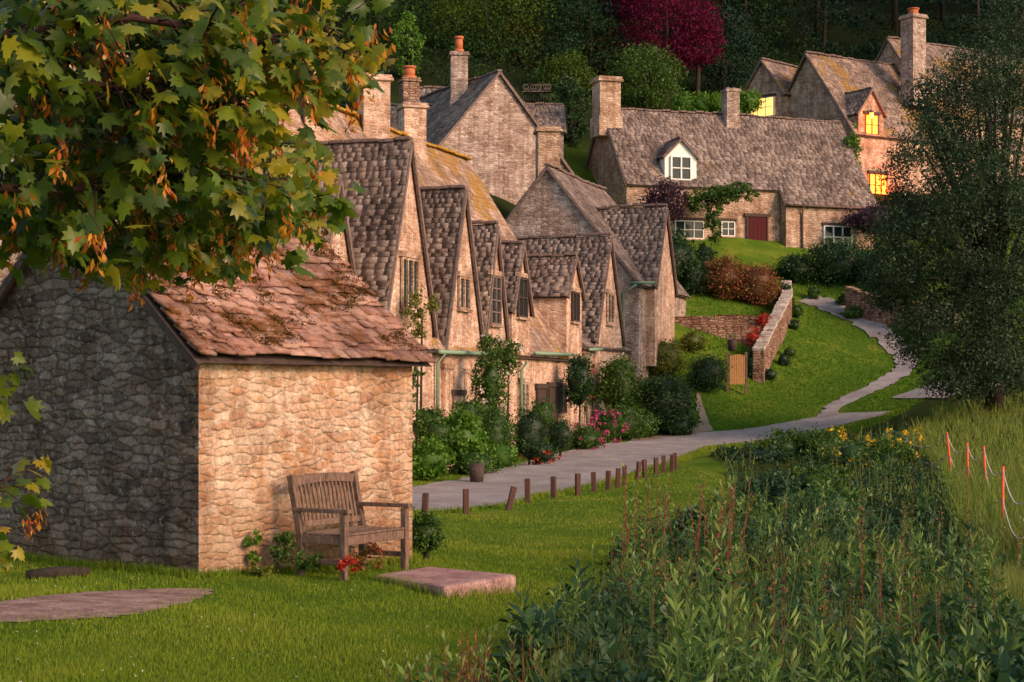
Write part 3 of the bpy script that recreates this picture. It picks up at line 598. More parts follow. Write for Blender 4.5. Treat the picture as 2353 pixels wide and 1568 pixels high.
gt=grp('wooden_gate'); gz=S(1692,888,68.5)[2]
for i in range(7):
    x0=S(1677+i*5.2,0,68.5); obox('paling',(x0[0],x0[1],gz+.08),(.07,0,0),(0,.025,0),(0,0,1.12+.06*math.sin(i*.5)),M_gate,gt)
for zz in (.25,.95): obox('rail',(S(1675,0,68.5)[0],68.53,gz+zz),(.68,0,0),(0,.04,0),(0,0,.09),M_gate,gt)
for pxx in (1672,1714): x0=S(pxx,0,68.5); obox('gate_post',(x0[0]-.05,68.5,gz-.3),(.1,0,0),(0,.1,0),(0,0,1.65),M_wood,gt)
gb=grp('garden_bench'); c0=S(1202,213,93); c1=S(1265,213,93)
for zz in (0,.2,.42): beam('rail',c0+[0,0,zz],c1+[0,0,zz],.05,.07,M_verge,gb)
for i in range(12): p=c0+(c1-c0)*i/11; beam('slat',p-[0,0,.45],p+[0,0,.45],.05,.04,M_verge,gb,up=(1,0,0))
obox('seat',c0+[0,-.5,-.05],c1-c0,(0,.5,0),(0,0,.05),M_verge,gb)
# ---------------- posts ----------------
pb=[(975,1185),(1070,1182),(1168,1172),(1212,1157),(1272,1145),(1327,1138),(1365,1130),(1397,1125),(1419,1122),(1435,1115),(1465,1103),(1482,1098),(1507,1092),(1525,1087),(1543,1083),(1552,1078)]
ph=[52,58,55,57,50,50,45,43,46,45,42,42,40,40,38,37]
for i,((x,y),h) in enumerate(zip(pb,ph)):
    p=G(x,y); hh=h*p[1]/FP; tl=rng.normal(0,.04)+( .32 if i==2 else 0); a=rng.uniform(-.4,.4)
    o=obox('wooden_post',(-.05,-.05,-.15),(.10,0,0),(0,.10,0),(0,0,hh+.15),M_post,None,.012)
    o.location=p; o.rotation_euler=(rng.normal(0,.03),tl,a)
# ---------------- bench ----------------
be=grp('park_bench'); ub=np.array([.5,.87,0]); ub/=np.linalg.norm(ub); wb=np.array([ub[1],-ub[0],0]); bo=np.array([-2.12,17.05,-1.80]); Z=np.array([0,0,1.])
BL=1.06; BD=.58
def bp_(x,y,z): return bo+ub*x+wb*y+Z*z
def bb(nm,p,q,w_,h): beam(nm,bp_(*p),bp_(*q),w_,h,M_wood,be,up=(0,0,1) if abs(q[2]-p[2])<.3 else tuple(wb),bevel=.006)
for k,x in enumerate((0,BL)):
    bb('leg_back',(x,.06,0),(x,.06,.44),.06,.07); bb('back_post',(x,.06,.42),(x,-.06,1.0),.06,.065)
    bb('leg_front',(x,BD,0),(x,BD,.64),.065,.065)
    bb('arm',(x,-.02,.665),(x,BD+.07,.665),.075,.04); bb('side_rail',(x,.06,.38),(x,BD,.38),.04,.08); bb('side_stretcher',(x,.06,.17),(x,BD,.17),.04,.05)
for i in range(6): y=.10+i*.092; bb('seat_slat',(0,y,.435-.012*math.sin(i/5*3.14)),(BL,y,.435-.012*math.sin(i/5*3.14)),.075,.022)
bb('front_rail',(0,BD-.01,.375),(BL,BD-.01,.375),.04,.09); bb('back_rail_low',(0,.04,.52),(BL,.04,.52),.035,.06)
def topz(x): return .93+.03*math.sin(math.pi*x/BL)
for i in range(8):
    x0,x1=BL*i/8,BL*(i+1)/8; bb('top_rail',(x0,-.045,topz(x0)),(x1,-.045,topz(x1)),.04,.09)
for i in range(15):
    x=BL*(i+1)/16; bb('back_slat',(x,.035,.5),(x,-.045,.92),.030,.018)
sv=[(-1.35,16.95),(-.85,17.8),(.05,17.0),(-.62,15.95)]; zt=-1.765
V=[(x,y,zt-.25) for x,y in sv]+[(x,y,zt) for x,y in sv]
py_mesh('stone_slab',V,BF,M_slab,None,bevel=.035); slabpoly=sv
shedpoly=[tuple(A0),tuple(A0+u*LW),tuple(A0+u*LW+sp*GW),tuple(A0+sp*GW)]
# ---------------- lawn blades ----------------
def mkblades(name,x,y,hmin,hmax,wk,mat,lean=.5,parent=None,pf=1.):
    d=y; z=T(x,y); m=len(x)
    tone=.6*patch(x,y,pf)+.4*patch(x,y,pf*4.3)
    h=rng.uniform(hmin,hmax,m)*(.7+.6*tone); a=rng.uniform(0,6.28,m); w_=wk*np.maximum(1,d/12)
    dx,dy=np.cos(a)*w_,np.sin(a)*w_; la=rng.uniform(0,6.28,m); lx,ly=np.cos(la)*h*lean*rng.uniform(0,1,m),np.sin(la)*h*lean*rng.uniform(0,1,m)
    V=np.stack([np.stack([x-dx,y-dy,z-.005],1),np.stack([x+dx,y+dy,z-.005],1),np.stack([x+lx,y+ly,z+h],1)],1).reshape(-1,3)
    rn=np.clip(.55*tone+.45*rng.uniform(0,1,m),0,1)
    return arr_mesh(name,V,np.arange(3*m).reshape(-1,3),mat,rn,parent)
def blades(name,n_,dmin,dmax,umin,umax,hmin,hmax,wk,mat,cond,**kw):
    inv=rng.uniform(1/dmax,1/dmin,n_); d=1/inv; uu=rng.uniform(umin,umax,n_); x=uu*d; y=d
    k=cond(x,y); return mkblades(name,x[k],y[k],hmin,hmax,wk,mat,**kw)
def notin(x,y):
    e=rng.normal(0,.09,x.shape); return ~(inpoly(x,y,roadpoly)|inpoly(x+e,y+e*2,dirtpoly)|inpoly(x,y,slabpoly)|inpoly(x,y,shedpoly))
blades('lawn_grass',320000,9,46,-.36,.25,.018,.042,.0035,L_lawn,lambda x,y:notin(x,y)&~inpoly(x,y,wild)&(y+x*-3.12<51.5))
def slope_ok(x,y): return (segdist(x,y,pc)>.6)&notin(x,y)&~inpoly(x,y,wild)
blades('slope_grass',60000,60,84,.10,.30,.03,.07,.006,L_slope,slope_ok,pf=.5)
def along(a,b_,m,sd): 
    t=rng.uniform(0,1,m)[:,None]; return np.array(a)*(1-t)+np.array(b_)*t+rng.normal(0,sd,(m,2))
ed=[along(A0+sp*GW-u*.05,A0-u*.05,2500,.04),along(A0+[.03,-.04],A0+u*LW+[.05,-.04],2200,.035)]
for i in range(4): ed.append(along(sv[i],sv[(i+1)%4],350,.025))
ed=np.concatenate(ed); mkblades('tall_grass_edging',ed[:,0],ed[:,1],.04,.12,.004,L_lawn,lean=.6)
ed=np.repeat(resample(ne,900),14,0)+rng.normal(0,.10,(12600,2)); mkblades('tall_grass_edging',ed[:,0],ed[:,1],.05,.11,.004,L_lawn,lean=.6)
m=140; d_=1/rng.uniform(1/18,1/9.5,m); x=rng.uniform(-.33,.0,m)*d_; k=notin(x,d_); x=x[k]; y=d_[k]; Pd=np.stack([x,y,T(x,y)+.04],1)
leaves('daisies',np.repeat(Pd,3,0)+rng.normal(0,.003,(len(Pd)*3,3)),.009,L_wht,rng.uniform(0,1,len(Pd)*3),aspect=1.)
mead=[G(2080,1010)[:2],G(2150,1080)[:2],G(2200,1230)[:2],G(2330,1500)[:2],(30,8),(30,62),(15,62)]
blades('meadow_grass',110000,10,62,.18,.42,.2,.5,.0045,L_mead,lambda x,y:inpoly(x,y,mead),lean=.8)
blades('meadow_grass',30000,8,62,.0,.42,.15,.45,.004,L_mead,lambda x,y:inpoly(x,y,wild)&(segdist(x,y,stream)>1),lean=.8)
# ---------------- river bank weeds ----------------
def stalks(name,n_,dmin,dmax,umin,umax,hmin,hmax,cond,mat,leaf=.12,per=26,asp=.24,stem=None,pf=1.):
    e=grp(name); inv=rng.uniform(1/dmax,1/dmin,n_); d=1/inv; x=rng.uniform(umin,umax,n_)*d; y=d; k=cond(x,y); x,y=x[k],y[k]; z=T(x,y); m=len(x)
    h=rng.uniform(hmin,hmax,m)*(.6+.6*patch(x,y,pf)); lx,ly=rng.normal(0,.13,m)*h,rng.normal(0,.13,m)*h
    t=np.tile(np.linspace(.15,1,per),m); X,Y_,Zz,H=[np.repeat(v,per) for v in (x,y,z,h)]; LX,LY=np.repeat(lx,per),np.repeat(ly,per)
    Pt=np.stack([X+LX*t*t,Y_+LY*t*t,Zz+H*t],1); ang=np.tile(np.arange(per)*2.4,m)+np.repeat(rng.uniform(0,6,m),per)+rng.normal(0,.3,m*per)
    upk=np.where(t>.85,1.8,.25+.6*t)+rng.normal(0,.25,m*per); D=np.stack([np.cos(ang),np.sin(ang),upk],1); D/=np.linalg.norm(D,axis=1)[:,None]
    Nn=np.tile([0,0,1.],(m*per,1))+rng.normal(0,.55,(m*per,3)); sz=leaf*(1.2-.6*t)*np.repeat(rng.uniform(.7,1.3,m),per)
    rn=np.clip(.6*t**1.6+.28*np.repeat(rng.uniform(0,1,m),per)+.2*rng.uniform(0,1,m*per),0,1)
    leaves('stalk_leaves',Pt,sz,mat,rn,e,aspect=asp,dirs=D,nrm=Nn,fold=.08)
    wv=.004*np.maximum(1,y/12); V=np.stack([np.stack([x-wv,y,z],1),np.stack([x+wv,y,z],1),np.stack([x+lx+wv*.5,y+ly,z+h],1),np.stack([x+lx-wv*.5,y+ly,z+h],1)],1).reshape(-1,3)
    arr_mesh('stems',V,np.arange(4*m).reshape(-1,4),stem or M_stem,None,e)
    return np.stack([x+lx,y+ly,z+h],1)
inw=lambda x,y:inpoly(x,y,wild)&~inpoly(x,y,mead)
A1=lambda x,y:inw(x,y)&(patch(x,y,1.3)>.5)
A2=lambda x,y:inw(x,y)&(patch(x,y,1.3)<.55)
stalks('willowherb_plants',270,6.6,13,.0,.36,.7,1.15,lambda x,y:A1(x,y)&(x>y*.03+.45),L_weed,.13,30,.2)
stalks('comfrey_plants',480,6.8,20,-.02,.36,.25,.5,A2,L_weedd,.17,18,.42,pf=2)
stalks('willowherb_plants',300,12,24,.02,.36,.5,.95,A1,L_weed,.12,26,.22)
stalks('nettle_plants',500,9,24,.02,.36,.35,.65,A1,L_weedd,.10,24,.5,pf=1.6)
stalks('willowherb_plants',900,20,50,.0,.36,.45,.8,A1,L_weedd,.15,20,.28)
stalks('riverside_plants',600,17,50,.0,.36,.3,.65,A2,L_weed,.13,18,.36,pf=2)
stalks('tall_balsam_plants',60,17.5,24,.05,.13,.75,1.1,lambda x,y:inpoly(x,y,wild),L_weed,.12,20,.3,stem=M_stemr)
stalks('meadow_plants',260,9,40,.2,.36,.4,.7,lambda x,y:inpoly(x,y,mead),L_weed,.12,20)
stalks('balsam_plants',50,8.8,11,-.07,.02,.3,.5,lambda x,y:y<11.2+x*1.2,L_weed,.09,16,.3,stem=M_stemr)
stalks('red_stemmed_plants',14,8.9,11,-.04,.02,.4,.6,lambda x,y:y<11.2+x*1.2,L_redb,.06,16,.3,stem=M_stemr)
# feathery seed heads
m=90; d_=1/rng.uniform(1/45,1/10,m); x=rng.uniform(.05,.34,m)*d_; k=inpoly(x,d_,wild); x,y=x[k],d_[k]; z=T(x,y); hd=grp('sorrel_seed_heads')
Pn=np.repeat(np.stack([x,y,z+.75],1),26,0)+rng.normal(0,1,(len(x)*26,3))*[.018,.018,.11]; leaves('seeds',Pn,.022,leafmat('seed_brown',g((.14,.05,.02),(.26,.11,.05)),.2),rng.uniform(0,1,len(Pn)),hd,aspect=.6)
V=np.stack([np.stack([x-.004,y,z],1),np.stack([x+.004,y,z],1),np.stack([x+.002,y,z+.85],1)],1).reshape(-1,3); arr_mesh('stems',V,np.arange(len(V)).reshape(-1,3),M_stemr,None,hd)
m=80000; inv=rng.uniform(1/52,1/6.8,m); y=1/inv; x=rng.uniform(-.02,.36,m)*y; k=inw(x,y); x,y=x[k],y[k]; nz_=.5*patch(x,y,1.9)+.5*patch(x+3,y,4.); z=T(x,y)+rng.uniform(.05,1,len(x))*(.06+.42*nz_**1.5)
leaves('nettle_bed',np.stack([x,y,z],1),.07*np.maximum(1,y/20),L_weedd,np.clip(.5*nz_+.5*rng.uniform(0,1,len(x)),0,1),aspect=.5,nrm=np.tile([0,0,1.],(len(x),1))+rng.normal(0,.6,(len(x),3)))
for (px,py,d,rx,rz,mt) in ((1680,1052,50,.6,.35,L_dark),(1740,1050,49,1.0,.4,L_weedd),(1800,1030,50,1.0,.6,L_mid),(1880,1025,50,1.1,.6,L_mid),(1960,1050,44,1.0,.6,L_weed),(2040,1060,42,.8,.6,L_mid),(1790,1130,40,.8,.5,L_weedd),(1870,1110,38,1.,.5,L_mid),(1450,1310,20.5,.32,.34,L_dark),(1520,1280,21.5,.4,.42,L_weedd),(1590,1250,23,.45,.5,L_weedd),(1700,1210,27,.8,.5,L_mid),(1780,1150,32,.8,.5,L_weedd),(1900,1170,30,.9,.5,L_weed),(1620,1380,17,.4,.35,L_dark),(1950,1330,20,.6,.4,L_mid)):
    bush('riverside_shrub',px,py,d,rx,rz,mt,.09,1500,down=False,corek=.5)
fl=[]
for i in range(44):
    px,py=rng.uniform(1885,2120),rng.uniform(980,1080); c=S(px,py,rng.uniform(42,46)); fl.append(c+rng.normal(0,.035,(9,3)))
ir=grp('yellow_iris'); fl=np.concatenate(fl); leaves('petals',fl,.08,L_yelf,rng.uniform(0,1,len(fl)),ir,aspect=.8)
# ---------------- stakes & rope ----------------
rf=grp('rope_fence'); tops=[]
for (tx_,ty,bx,by,d) in ((2175,993,2190,1100,38),(2222,1018,2225,1125,36),(2260,1025,2266,1125,35),(2304,1072,2303,1220,27),(2362,1130,2360,1320,21)):
    a=S(bx,by,d); b_=S(tx_,ty,d); tube('stake',[a-[0,0,.3],b_],.024,M_orange,rf); tops.append((a,b_))
tops.insert(0,(S(2080,1060,46),S(2075,1000,46)))
for f in (.95,.5):
    for (a0,a1),(b0,b1) in zip(tops[:-1],tops[1:]):
        p=a0*(1-f)+a1*f; q=b0*(1-f)+b1*f; tube('rope',[p*(1-t)+q*t-np.array([0,0,.28*4*t*(1-t)]) for t in np.linspace(0,1,9)],.008,M_rope,rf,5)
# ---------------- garden shrubs ----------------
SH=[('ornamental_grass',985,1060,40.5,.55,.55,L_brt,.12,1500),('garden_shrub',985,975,43,.55,.5,L_mid,.07,1600),('fern',1055,1010,43,.7,.75,L_brt,.13,2200),
('garden_shrub',1125,1000,46,.85,.95,L_mid,.08,3200),('garden_shrub',1215,1000,49,.6,.85,L_dark,.07,2400),('box_shrub',1286,1000,51,.46,.55,L_dark,.045,3800),
('garden_shrub',1245,955,52,.45,.55,L_mid,.07,1200),('garden_shrub',1085,1070,42.5,.7,.4,L_mid,.08,1200),('garden_shrub',1150,1050,44.5,.55,.4,L_brt,.09,1100),('garden_shrub',1000,1000,42,.5,.5,L_mid,.08,1200),('garden_shrub',1075,955,45,.5,.5,L_mid,.07,1200),
('garden_shrub',1435,955,60,.85,.8,L_mid,.09,2200),('garden_shrub',1530,915,62,1.1,1.35,L_dark,.10,6000),('garden_shrub',1560,965,61.5,.7,.55,L_dark,.10,1800),('garden_shrub',1480,965,61,.6,.6,L_mid,.10,1500),
('clipped_hedge',1626,845,68.3,.88,.88,L_dark,.07,5200),('clipped_hedge',1728,840,70.5,.38,.7,L_dark,.07,1800),('garden_shrub',1525,790,69,.95,.95,L_yel,.1,3200),('garden_shrub',1590,770,71,.6,.5,L_yel,.1,1200),('garden_shrub',1500,830,67,.8,.6,L_mid,.1,1600),
('garden_hedge',1540,605,80,1.5,1.7,L_dark,.13,6500),('garden_hedge',1590,640,79,.9,1.0,L_dark,.12,2500),('garden_shrub',1690,552,81.5,.75,.45,L_yel,.12,900),('red_shrub',1665,615,79,1.2,1.2,L_redb,.11,5000),('red_shrub',1735,630,79,1.25,1.15,L_redb,.11,5000),('garden_shrub',1800,650,80,.5,.7,L_dark,.12,1200),
('garden_hedge',1930,612,84,2.1,1.5,L_dark,.13,7000),('garden_hedge',2060,620,84,1.9,1.6,L_dark,.13,5000),('garden_hedge',1830,600,83.5,1.1,.8,L_dark,.13,2500),('purple_climber',1528,465,83.6,1.15,1.2,L_pur,.13,3200),('purple_shrub',2000,505,87,1.5,.9,L_pur,.13,2200),
('wall_climber',1600,460,84.3,.8,.6,L_mid,.13,1100),('wall_climber',1690,440,84.6,1.2,.45,L_mid,.13,1300),('wall_climber',1640,505,84.2,.45,1.3,L_mid,.13,1200),('wall_climber',1655,450,84.4,1.0,.6,L_mid,.13,1300),('ivy_climber',1955,375,91,.6,1.9,L_brt,.14,1900),('garden_shrub',1620,530,83,.55,.8,L_dark,.12,1000),('garden_shrub',1600,585,81,.6,.5,L_mid,.12,900),
('garden_shrub',1940,690,81,.45,.35,L_dark,.1,600),('garden_shrub',1965,722,79.5,.8,.4,L_mid,.1,1300),('garden_shrub',1870,665,82,.4,.4,L_mid,.1,600),('garden_shrub',1815,790,73,.3,.25,L_mid,.08,350),('garden_shrub',1800,815,72,.3,.3,L_dark,.08,350),('garden_shrub',1770,850,70.5,.35,.3,L_dark,.08,450),('garden_shrub',1825,745,77,.3,.3,L_dark,.08,350),('garden_shrub',1830,715,79,.35,.4,L_mid,.08,450),
('red_flower_bed',1690,715,76,1.2,.28,L_redb,.09,1500),('garden_shrub',975,1225,19.5,.25,.25,L_mid,.045,1500)]
for (nm,px,py,d,rx,rz,mt,lf,nn0) in SH:
    cl='climber' in nm; bush(nm,px,py,d,rx,rz,mt,lf,nn0,corek=.35 if cl else .72,fit=not cl and 'purple' not in nm,down=not cl)
bush('red_flower_bed',1728,775,71.5,.35,.5,L_redf,.08,500,fit=False,corek=.4); bush('red_flower_bed',1752,735,73.2,.4,.35,L_redf,.08,400,fit=False,corek=.4)
bush('rose_climber',1125,890,48,.55,1.55,L_mid,.09,3200,flower=L_wht,nf=14,corek=.5); bush('rose_climber',1165,820,50.5,.5,.65,L_mid,.09,1100,flower=L_wht,nf=12,corek=.4)
bush('rose_climber',1330,880,57.5,.55,1.0,L_dark,.1,2000,flower=L_redf,nf=10); bush('rose_climber',1420,885,62,.95,1.2,L_mid,.1,4200,flower=L_wht,nf=8,fit=False)
bush('flowering_shrub',1345,1010,53,.65,.5,L_mid,.08,1500,flower=L_pink,nf=40); bush('flowering_shrub',1395,980,56,.65,.55,L_mid,.08,1600,flower=L_pink,nf=60); bush('flowering_shrub',1240,1040,48,.6,.35,L_dark,.08,1000,flower=L_redf,nf=12)
bush('wall_climber',965,720,44,.5,.7,L_yel,.09,700,corek=.2); bush('wall_climber',955,850,43.5,.25,.9,L_mid,.08,300,corek=.2)
for px,py,d in ((1095,1085,40),(1682,792,69)):
    pl=grp('flower_pot'); c=S(px,py,d); tube('pot_body',[c-[0,0,.25],c+[0,0,.2]],[.15,.2],M_wooddk,pl,14); Pt=c+[0,0,.25]+rng.normal(0,.1,(90,3)); leaves('plant',Pt,.08,L_mid,rng.uniform(0,1,90),pl)
for px,py,d,rx,rz,mt,nn0 in ((583,1240,16.9,.07,.24,L_brt,300),(655,1265,17.0,.14,.2,L_mid,500),(700,1290,16.9,.15,.12,L_mid,400),(850,1280,17.1,.18,.14,L_redb,400),(800,1300,16.6,.1,.08,L_redf,60),(590,1310,16.7,.15,.07,L_yel,250)):
    bush('wall_base_weeds',px,py,d,rx,rz,mt,.04,nn0,down=False,corek=.1)
# ---------------- woodland ----------------
wd_=grp('woodland'); allp={}
def addw(mat,Pt,r_,lf): allp.setdefault((mat.name,lf),[mat,[],[]]); allp[(mat.name,lf)][1].append(Pt); allp[(mat.name,lf)][2].append(r_)
for dist,cnt,H,nl,lf in ((103,9,7,5000,.19),(112,18,11,5400,.21),(122,21,14,4200,.28),(136,21,17,3600,.36),(152,20,20,2800,.46)):
    for i in range(cnt):
        px=-350+ (3050 if dist>105 else 1750)*(i+rng.uniform(.1,.9))/cnt; y=dist+rng.uniform(-3,3); x=(px-1176)*y/FP
        if dist==112 and (1440<px<1680): continue
        if y<118 and 13<x<40: continue
        con=rng.uniform()<(.6 if px>1650 else .15); mt=L_con if con else (L_wood2 if (px<1400 and dist<125 and rng.uniform()<.4) else L_wood)
        _,Pt,r_=tree('x',x,y,H*rng.uniform(.8,1.25),4.2 if not con else 3.8,mt,nl,lf,conifer=con,parent=wd_,cr=1.1)
        addw(mt,Pt,r_,lf)
m=3600; x=rng.uniform(-30,42,m); y=rng.uniform(64,130,m)
bad=((x>1.5)&(y<96))|((x>11)&(x<40)&(y<111))|((x>-8)&(x<4)&(y>73)&(y<92))|((y<70)&(x>-6))|((x>4)&(y<100))
x,y=x[~bad],y[~bad]; z=T(x,y); hh=np.where(y>92,rng.uniform(.3,2.8,len(x)),rng.uniform(.1,.9,len(x)))
cc=np.stack([x,y,z+hh],1); Pt=np.repeat(cc,30,0)+rv(len(x)*30)*rng.uniform(.3,1,(len(x)*30,1))*[.95,.95,.7]; addw(L_wood,Pt,np.clip(.7*np.repeat(rng.uniform(0,1,len(x)),30)+.3*rng.uniform(0,1,len(Pt)),0,1),.21)
for key in list(allp): 
    m_,a,b_=allp[key]; leaves('canopy',np.concatenate(a),key[1],m_,np.concatenate(b_),wd_)
def crown(name,px,py,d,rx,rz,mat,n_,lf,cr=None,inner=.3):
    e=grp(name); c=S(px,py,d); gz=float(T(c[0],c[1])[0]); cr=cr or rx*.25; Pt,r_,cc=crown_pts(c,(rx,rx,rz),n_//26,26,cr,inner=inner)
    leaves('foliage',Pt,lf,mat,r_,e); tube('trunk',[(c[0],c[1],gz-.3),(c[0]+.1,c[1],(gz+c[2])/2),(c[0],c[1],c[2]+rz*.4)],[.2,.14,.05],M_bark,e)
    for k in range(6):
        q=cc[rng.integers(len(cc))]; m_=(c+q)/2; tube('limb',[(c[0],c[1],c[2]-rz*.6),m_,q],[.10,.06,.02],M_bark,e,5)
    return e
crown('copper_beech_tree',1530,45,104,3.0,2.9,L_mar,13000,.17); crown('copper_beech_tree',1430,5,106,1.5,1.0,L_mar,2600,.18); crown('copper_beech_tree',1600,90,105,1.6,1.8,L_mar,4500,.17)
crown('garden_tree',1480,180,100,2.1,1.8,L_mid,9000,.14); crown('garden_tree',1375,150,106,2.0,2.3,L_org,6500,.17)
crown('garden_tree',1190,110,106,2.0,1.9,L_org,6500,.17); crown('garden_tree',935,110,96,.9,2.0,L_brt,2800,.15); crown('garden_tree',1060,60,110,2.6,2.2,L_wood2,7500,.18); crown('garden_tree',860,60,108,2.4,2.2,L_wood2,6500,.18)
crown('garden_tree',1310,270,92,1.0,2.4,L_dark,4400,.15); crown('garden_tree',1300,180,98,1.7,1.5,L_wood2,4400,.15); crown('garden_tree',800,250,72,1.0,1.2,L_dark,3000,.14); crown('garden_tree',1660,120,112,2.4,3,L_con,7000,.18)
for px in (1575,1612,1650,1688,1720): bush('laurel_hedge',px,238+rng.uniform(-6,6),98,.85,.75,L_brt,.14,1500)
bush('garden_shrub',1240,228,94,1.0,.4,L_mid,.13,1200)
# large riverside tree right
bt=grp('riverside_tree'); pts=[];rr=[]; tb_=S(2285,880,60)
tube('trunk',[tb_-[0,0,1],tb_+[.1,0,2],tb_+[-.3,0,5],tb_+[-.2,0,9]],[.34,.28,.22,.1],M_bark,bt,9)
for (px,py,d,rx,rz,nn0) in ((2240,260,60,1.9,2.2,9000),(2150,400,59,1.9,2.1,9500),(2105,600,58,1.8,2.1,10000),(2270,520,57.5,2.4,2.6,12000),(2330,330,59,2.2,3.4,9000),(2180,770,57,1.9,1.4,9500),(2320,740,57,2.0,2.0,9000),(2290,150,61,1.5,1.6,5000),(2340,60,61,1.4,1.4,4000),(2055,640,58.5,1.0,1.2,3500),(2290,850,56,1.7,.7,4500),(2400,600,58,2.,4,6000),(2060,490,60,.6,.9,1800),(2150,230,61,1.1,1.2,2500),(2200,880,55.5,1.0,.5,2200)):
    c=S(px,py,d); P_,r_,cc=crown_pts(c,(rx,rx,rz),nn0//26,26,.38,inner=.3,flat=.8); pts.append(P_); rr.append(r_)
    for k in range(5):
        q=cc[rng.integers(len(cc))]; tube('limb',[tb_+[0,0,2.5],(tb_+[0,0,3.5]+q)/2,q],[.12,.06,.02],M_bark,bt,5)
leaves('foliage',np.concatenate(pts),.12,L_big,np.concatenate(rr),bt,aspect=.42)
# ---------------- maple in the foreground ----------------
mp_=grp('maple_tree'); 
tube('trunk',[(-4.4,5.6,-2.2),(-4.3,5.6,0),(-4.1,5.5,2),(-4.3,5.6,4)],[.3,.25,.2,.12],M_bark,mp_,10)
boughs=[[(-60,90),(100,70),(300,40),(430,60),(520,100),(640,125),(740,115),(845,120)],[(-60,0),(150,-20),(400,0),(600,20),(700,50)],[(-60,290),(50,300),(250,310),(420,360),(560,420),(690,470)],
[(-60,470),(60,500),(150,510),(280,540),(380,560)],[(-60,190),(100,180),(350,210),(500,240),(590,240)],[(-60,380),(80,390),(300,430),(460,480),(600,540)],[(-60,130),(150,140),(330,150),(520,180),(720,160)],
[(-60,500),(120,480),(300,500),(450,540),(560,560)],[(-60,250),(200,260),(400,290),(600,340),(660,390)],[(-60,430),(150,440),(350,400),(500,420),(700,500)],[(-90,930),(-50,900),(10,910)],[(-90,1230),(-60,1240),(-5,1280)],[(-90,1150),(-30,1130),(-15,1125)]]
NB=10
prof=[(0,0),(.10,.02),(.22,-.14),(.42,-.16),(.34,.06),(.62,.16),(.46,.28),(.60,.52),(.36,.46),(.26,.60),(.22,.84),(.10,.80),(0,1.05)]
half=[(x*1.0,y) for x,y in prof]; outline=half+[(-x,y) for x,y in half[-2:0:-1]]
outline=np.array(outline); no=len(outline)
mv=[];mf=[];mr=[];base=0; sv_=[];sd=[]
def maple(p,size,tone):
    global base
    D=np.array([rng.normal(.25,.6),rng.normal(-.1,.5),rng.normal(-.45,.35)]); D/=np.linalg.norm(D)
    Nn=np.array([rng.normal(.3,.5),rng.normal(-.35,.45),rng.normal(.7,.35)]); Sd=np.cross(D,Nn); Sd/=np.linalg.norm(Sd); Nn=np.cross(Sd,D)
    cz=rng.uniform(.05,.5)
    pts=p+Sd*(outline[:,:1]*size)+D*(outline[:,1:]*size)+Nn*(-(outline[:,:1]**2)*size*cz*2-(outline[:,1:]**2)*size*cz*.6)
    cen=p+D*size*.3+Nn*size*.03
    mv.append(np.vstack([cen[None],pts])); 
    for k in range(no): mf.append((base,base+1+k,base+1+(k+1)%no)); mr.append(tone)
    base+=no+1
edge=lambda qx: np.interp(qx,[-100,0,200,330,480,620,760,800,880],[600,600,640,680,660,620,540,200,180])
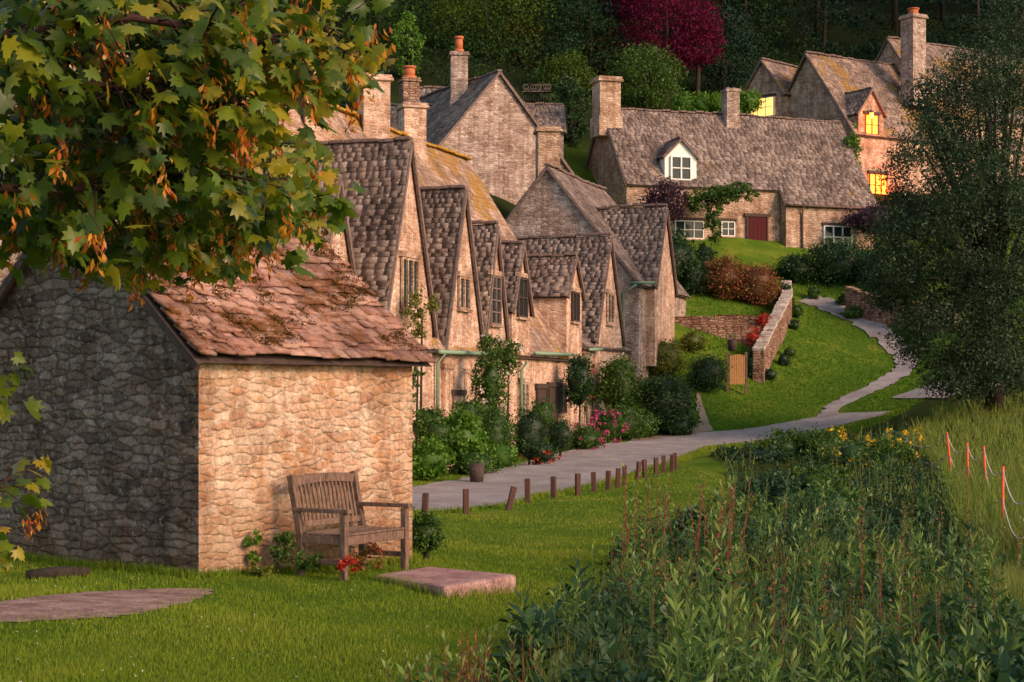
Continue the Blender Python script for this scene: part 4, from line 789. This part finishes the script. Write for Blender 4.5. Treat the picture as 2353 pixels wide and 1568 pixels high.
for bi,bg_ in enumerate(boughs):
    small=bi>=NB
    dd=rng.uniform(4.9,6.4); dvar=np.linspace(-.2,.4,len(bg_)); P3=[S(px,py,dd+dv) for (px,py),dv in zip(bg_,dvar)]
    root=np.array([-4.2,5.5,P3[0][2]*.6+.3]); tube('bough',[root,(root+P3[0])/2+[0,0,.05]]+P3,np.r_[.05,.03,np.linspace(.015,.004,len(P3))],M_twig,mp_,6)
    P3=np.array(P3); 
    for k in range(4 if small else 78):
        t=rng.uniform(0,len(P3)-1.001) if not small else len(P3)-1.5; i=int(t); q=P3[i]*(1-(t-i))+P3[i+1]*(t-i)
        tip=t/(len(P3)-1)
        e_=q+np.array([rng.normal(.05,.085),rng.normal(0,.25),rng.normal(.0,.085*(1.15-.5*tip))])*(.6 if small else 1)
        ex,ey=1176+FP*e_[0]/e_[1],905-FP*e_[2]/e_[1]
        if not small and (ey>edge(ex)-40 or ex>865 or (ex>650 and 215<ey<320)): continue
        tube('twig',[q,(q+e_)/2+[0,0,.02],e_],[.004,.003,.0015],M_twig,mp_,4)
        tone=np.clip(rng.uniform(0,.75)+.3*tip,0,1)
        for j in range(5):
            maple(e_+rng.normal(0,.045,3),rng.uniform(.04,.078)*(1.1 if small else 1),float(np.clip(.6*tone+.35*rng.uniform(0,1),0,1)))
        if rng.uniform()<.36:
            c=e_+rng.normal(0,.03,3)
            for j in range(18):
                sv_.append(c+np.array([rng.normal(0,.013),rng.normal(0,.013),-rng.uniform(0,.11)])); sd.append((rng.normal(0,.5),rng.normal(0,.4),-1))
arr_mesh('maple_leaves',np.concatenate(mv),np.array(mf),L_maple,np.array(mr),mp_)
sd=np.array(sd); sd/=np.linalg.norm(sd,axis=1)[:,None]
leaves('samaras',np.array(sv_),.03,L_samara,rng.uniform(0,1,len(sv_)),mp_,aspect=.35,dirs=sd)
tube('fallen_log',[S(60,1325,16.6),S(130,1318,16.7),S(205,1315,16.8)],[.06,.07,.05],M_bark,None,9)
# ---------------- light, world, camera ----------------
sunv=Vector((.82,-.57,.46)).normalized(); el=math.asin(sunv.z); az=math.atan2(sunv.x,sunv.y)
sd_=bpy.data.lights.new('sun','SUN'); sd_.energy=3.7; sd_.angle=math.radians(20); sd_.color=(1,.64,.43); so=bpy.data.objects.new('sun',sd_); link(so)
so.rotation_euler=sunv.to_track_quat('Z','Y').to_euler()
wld=bpy.data.worlds.new('World'); sc.world=wld; wld.use_nodes=True; N=wld.node_tree.nodes; LL=wld.node_tree.links; sk=N.new('ShaderNodeTexSky'); sk.sky_type='NISHITA'; sk.sun_disc=False; sk.sun_elevation=el; sk.sun_rotation=az
mx=mixc(N,LL,1,sk.outputs[0],(1.12,.98,.86),'MULTIPLY'); LL.new(mx,N['Background'].inputs[0]); N['Background'].inputs[1].default_value=.25
cam=bpy.data.cameras.new('camera'); co=bpy.data.objects.new('camera',cam); link(co); co.rotation_euler=(math.pi/2,0,0); cam.sensor_width=36; cam.lens=FP/2353*36; cam.shift_y=121/2353; cam.clip_end=4000; cam.clip_start=.05
sc.camera=co; sc.view_settings.view_transform='Standard'; sc.view_settings.look='None'; sc.view_settings.exposure=0
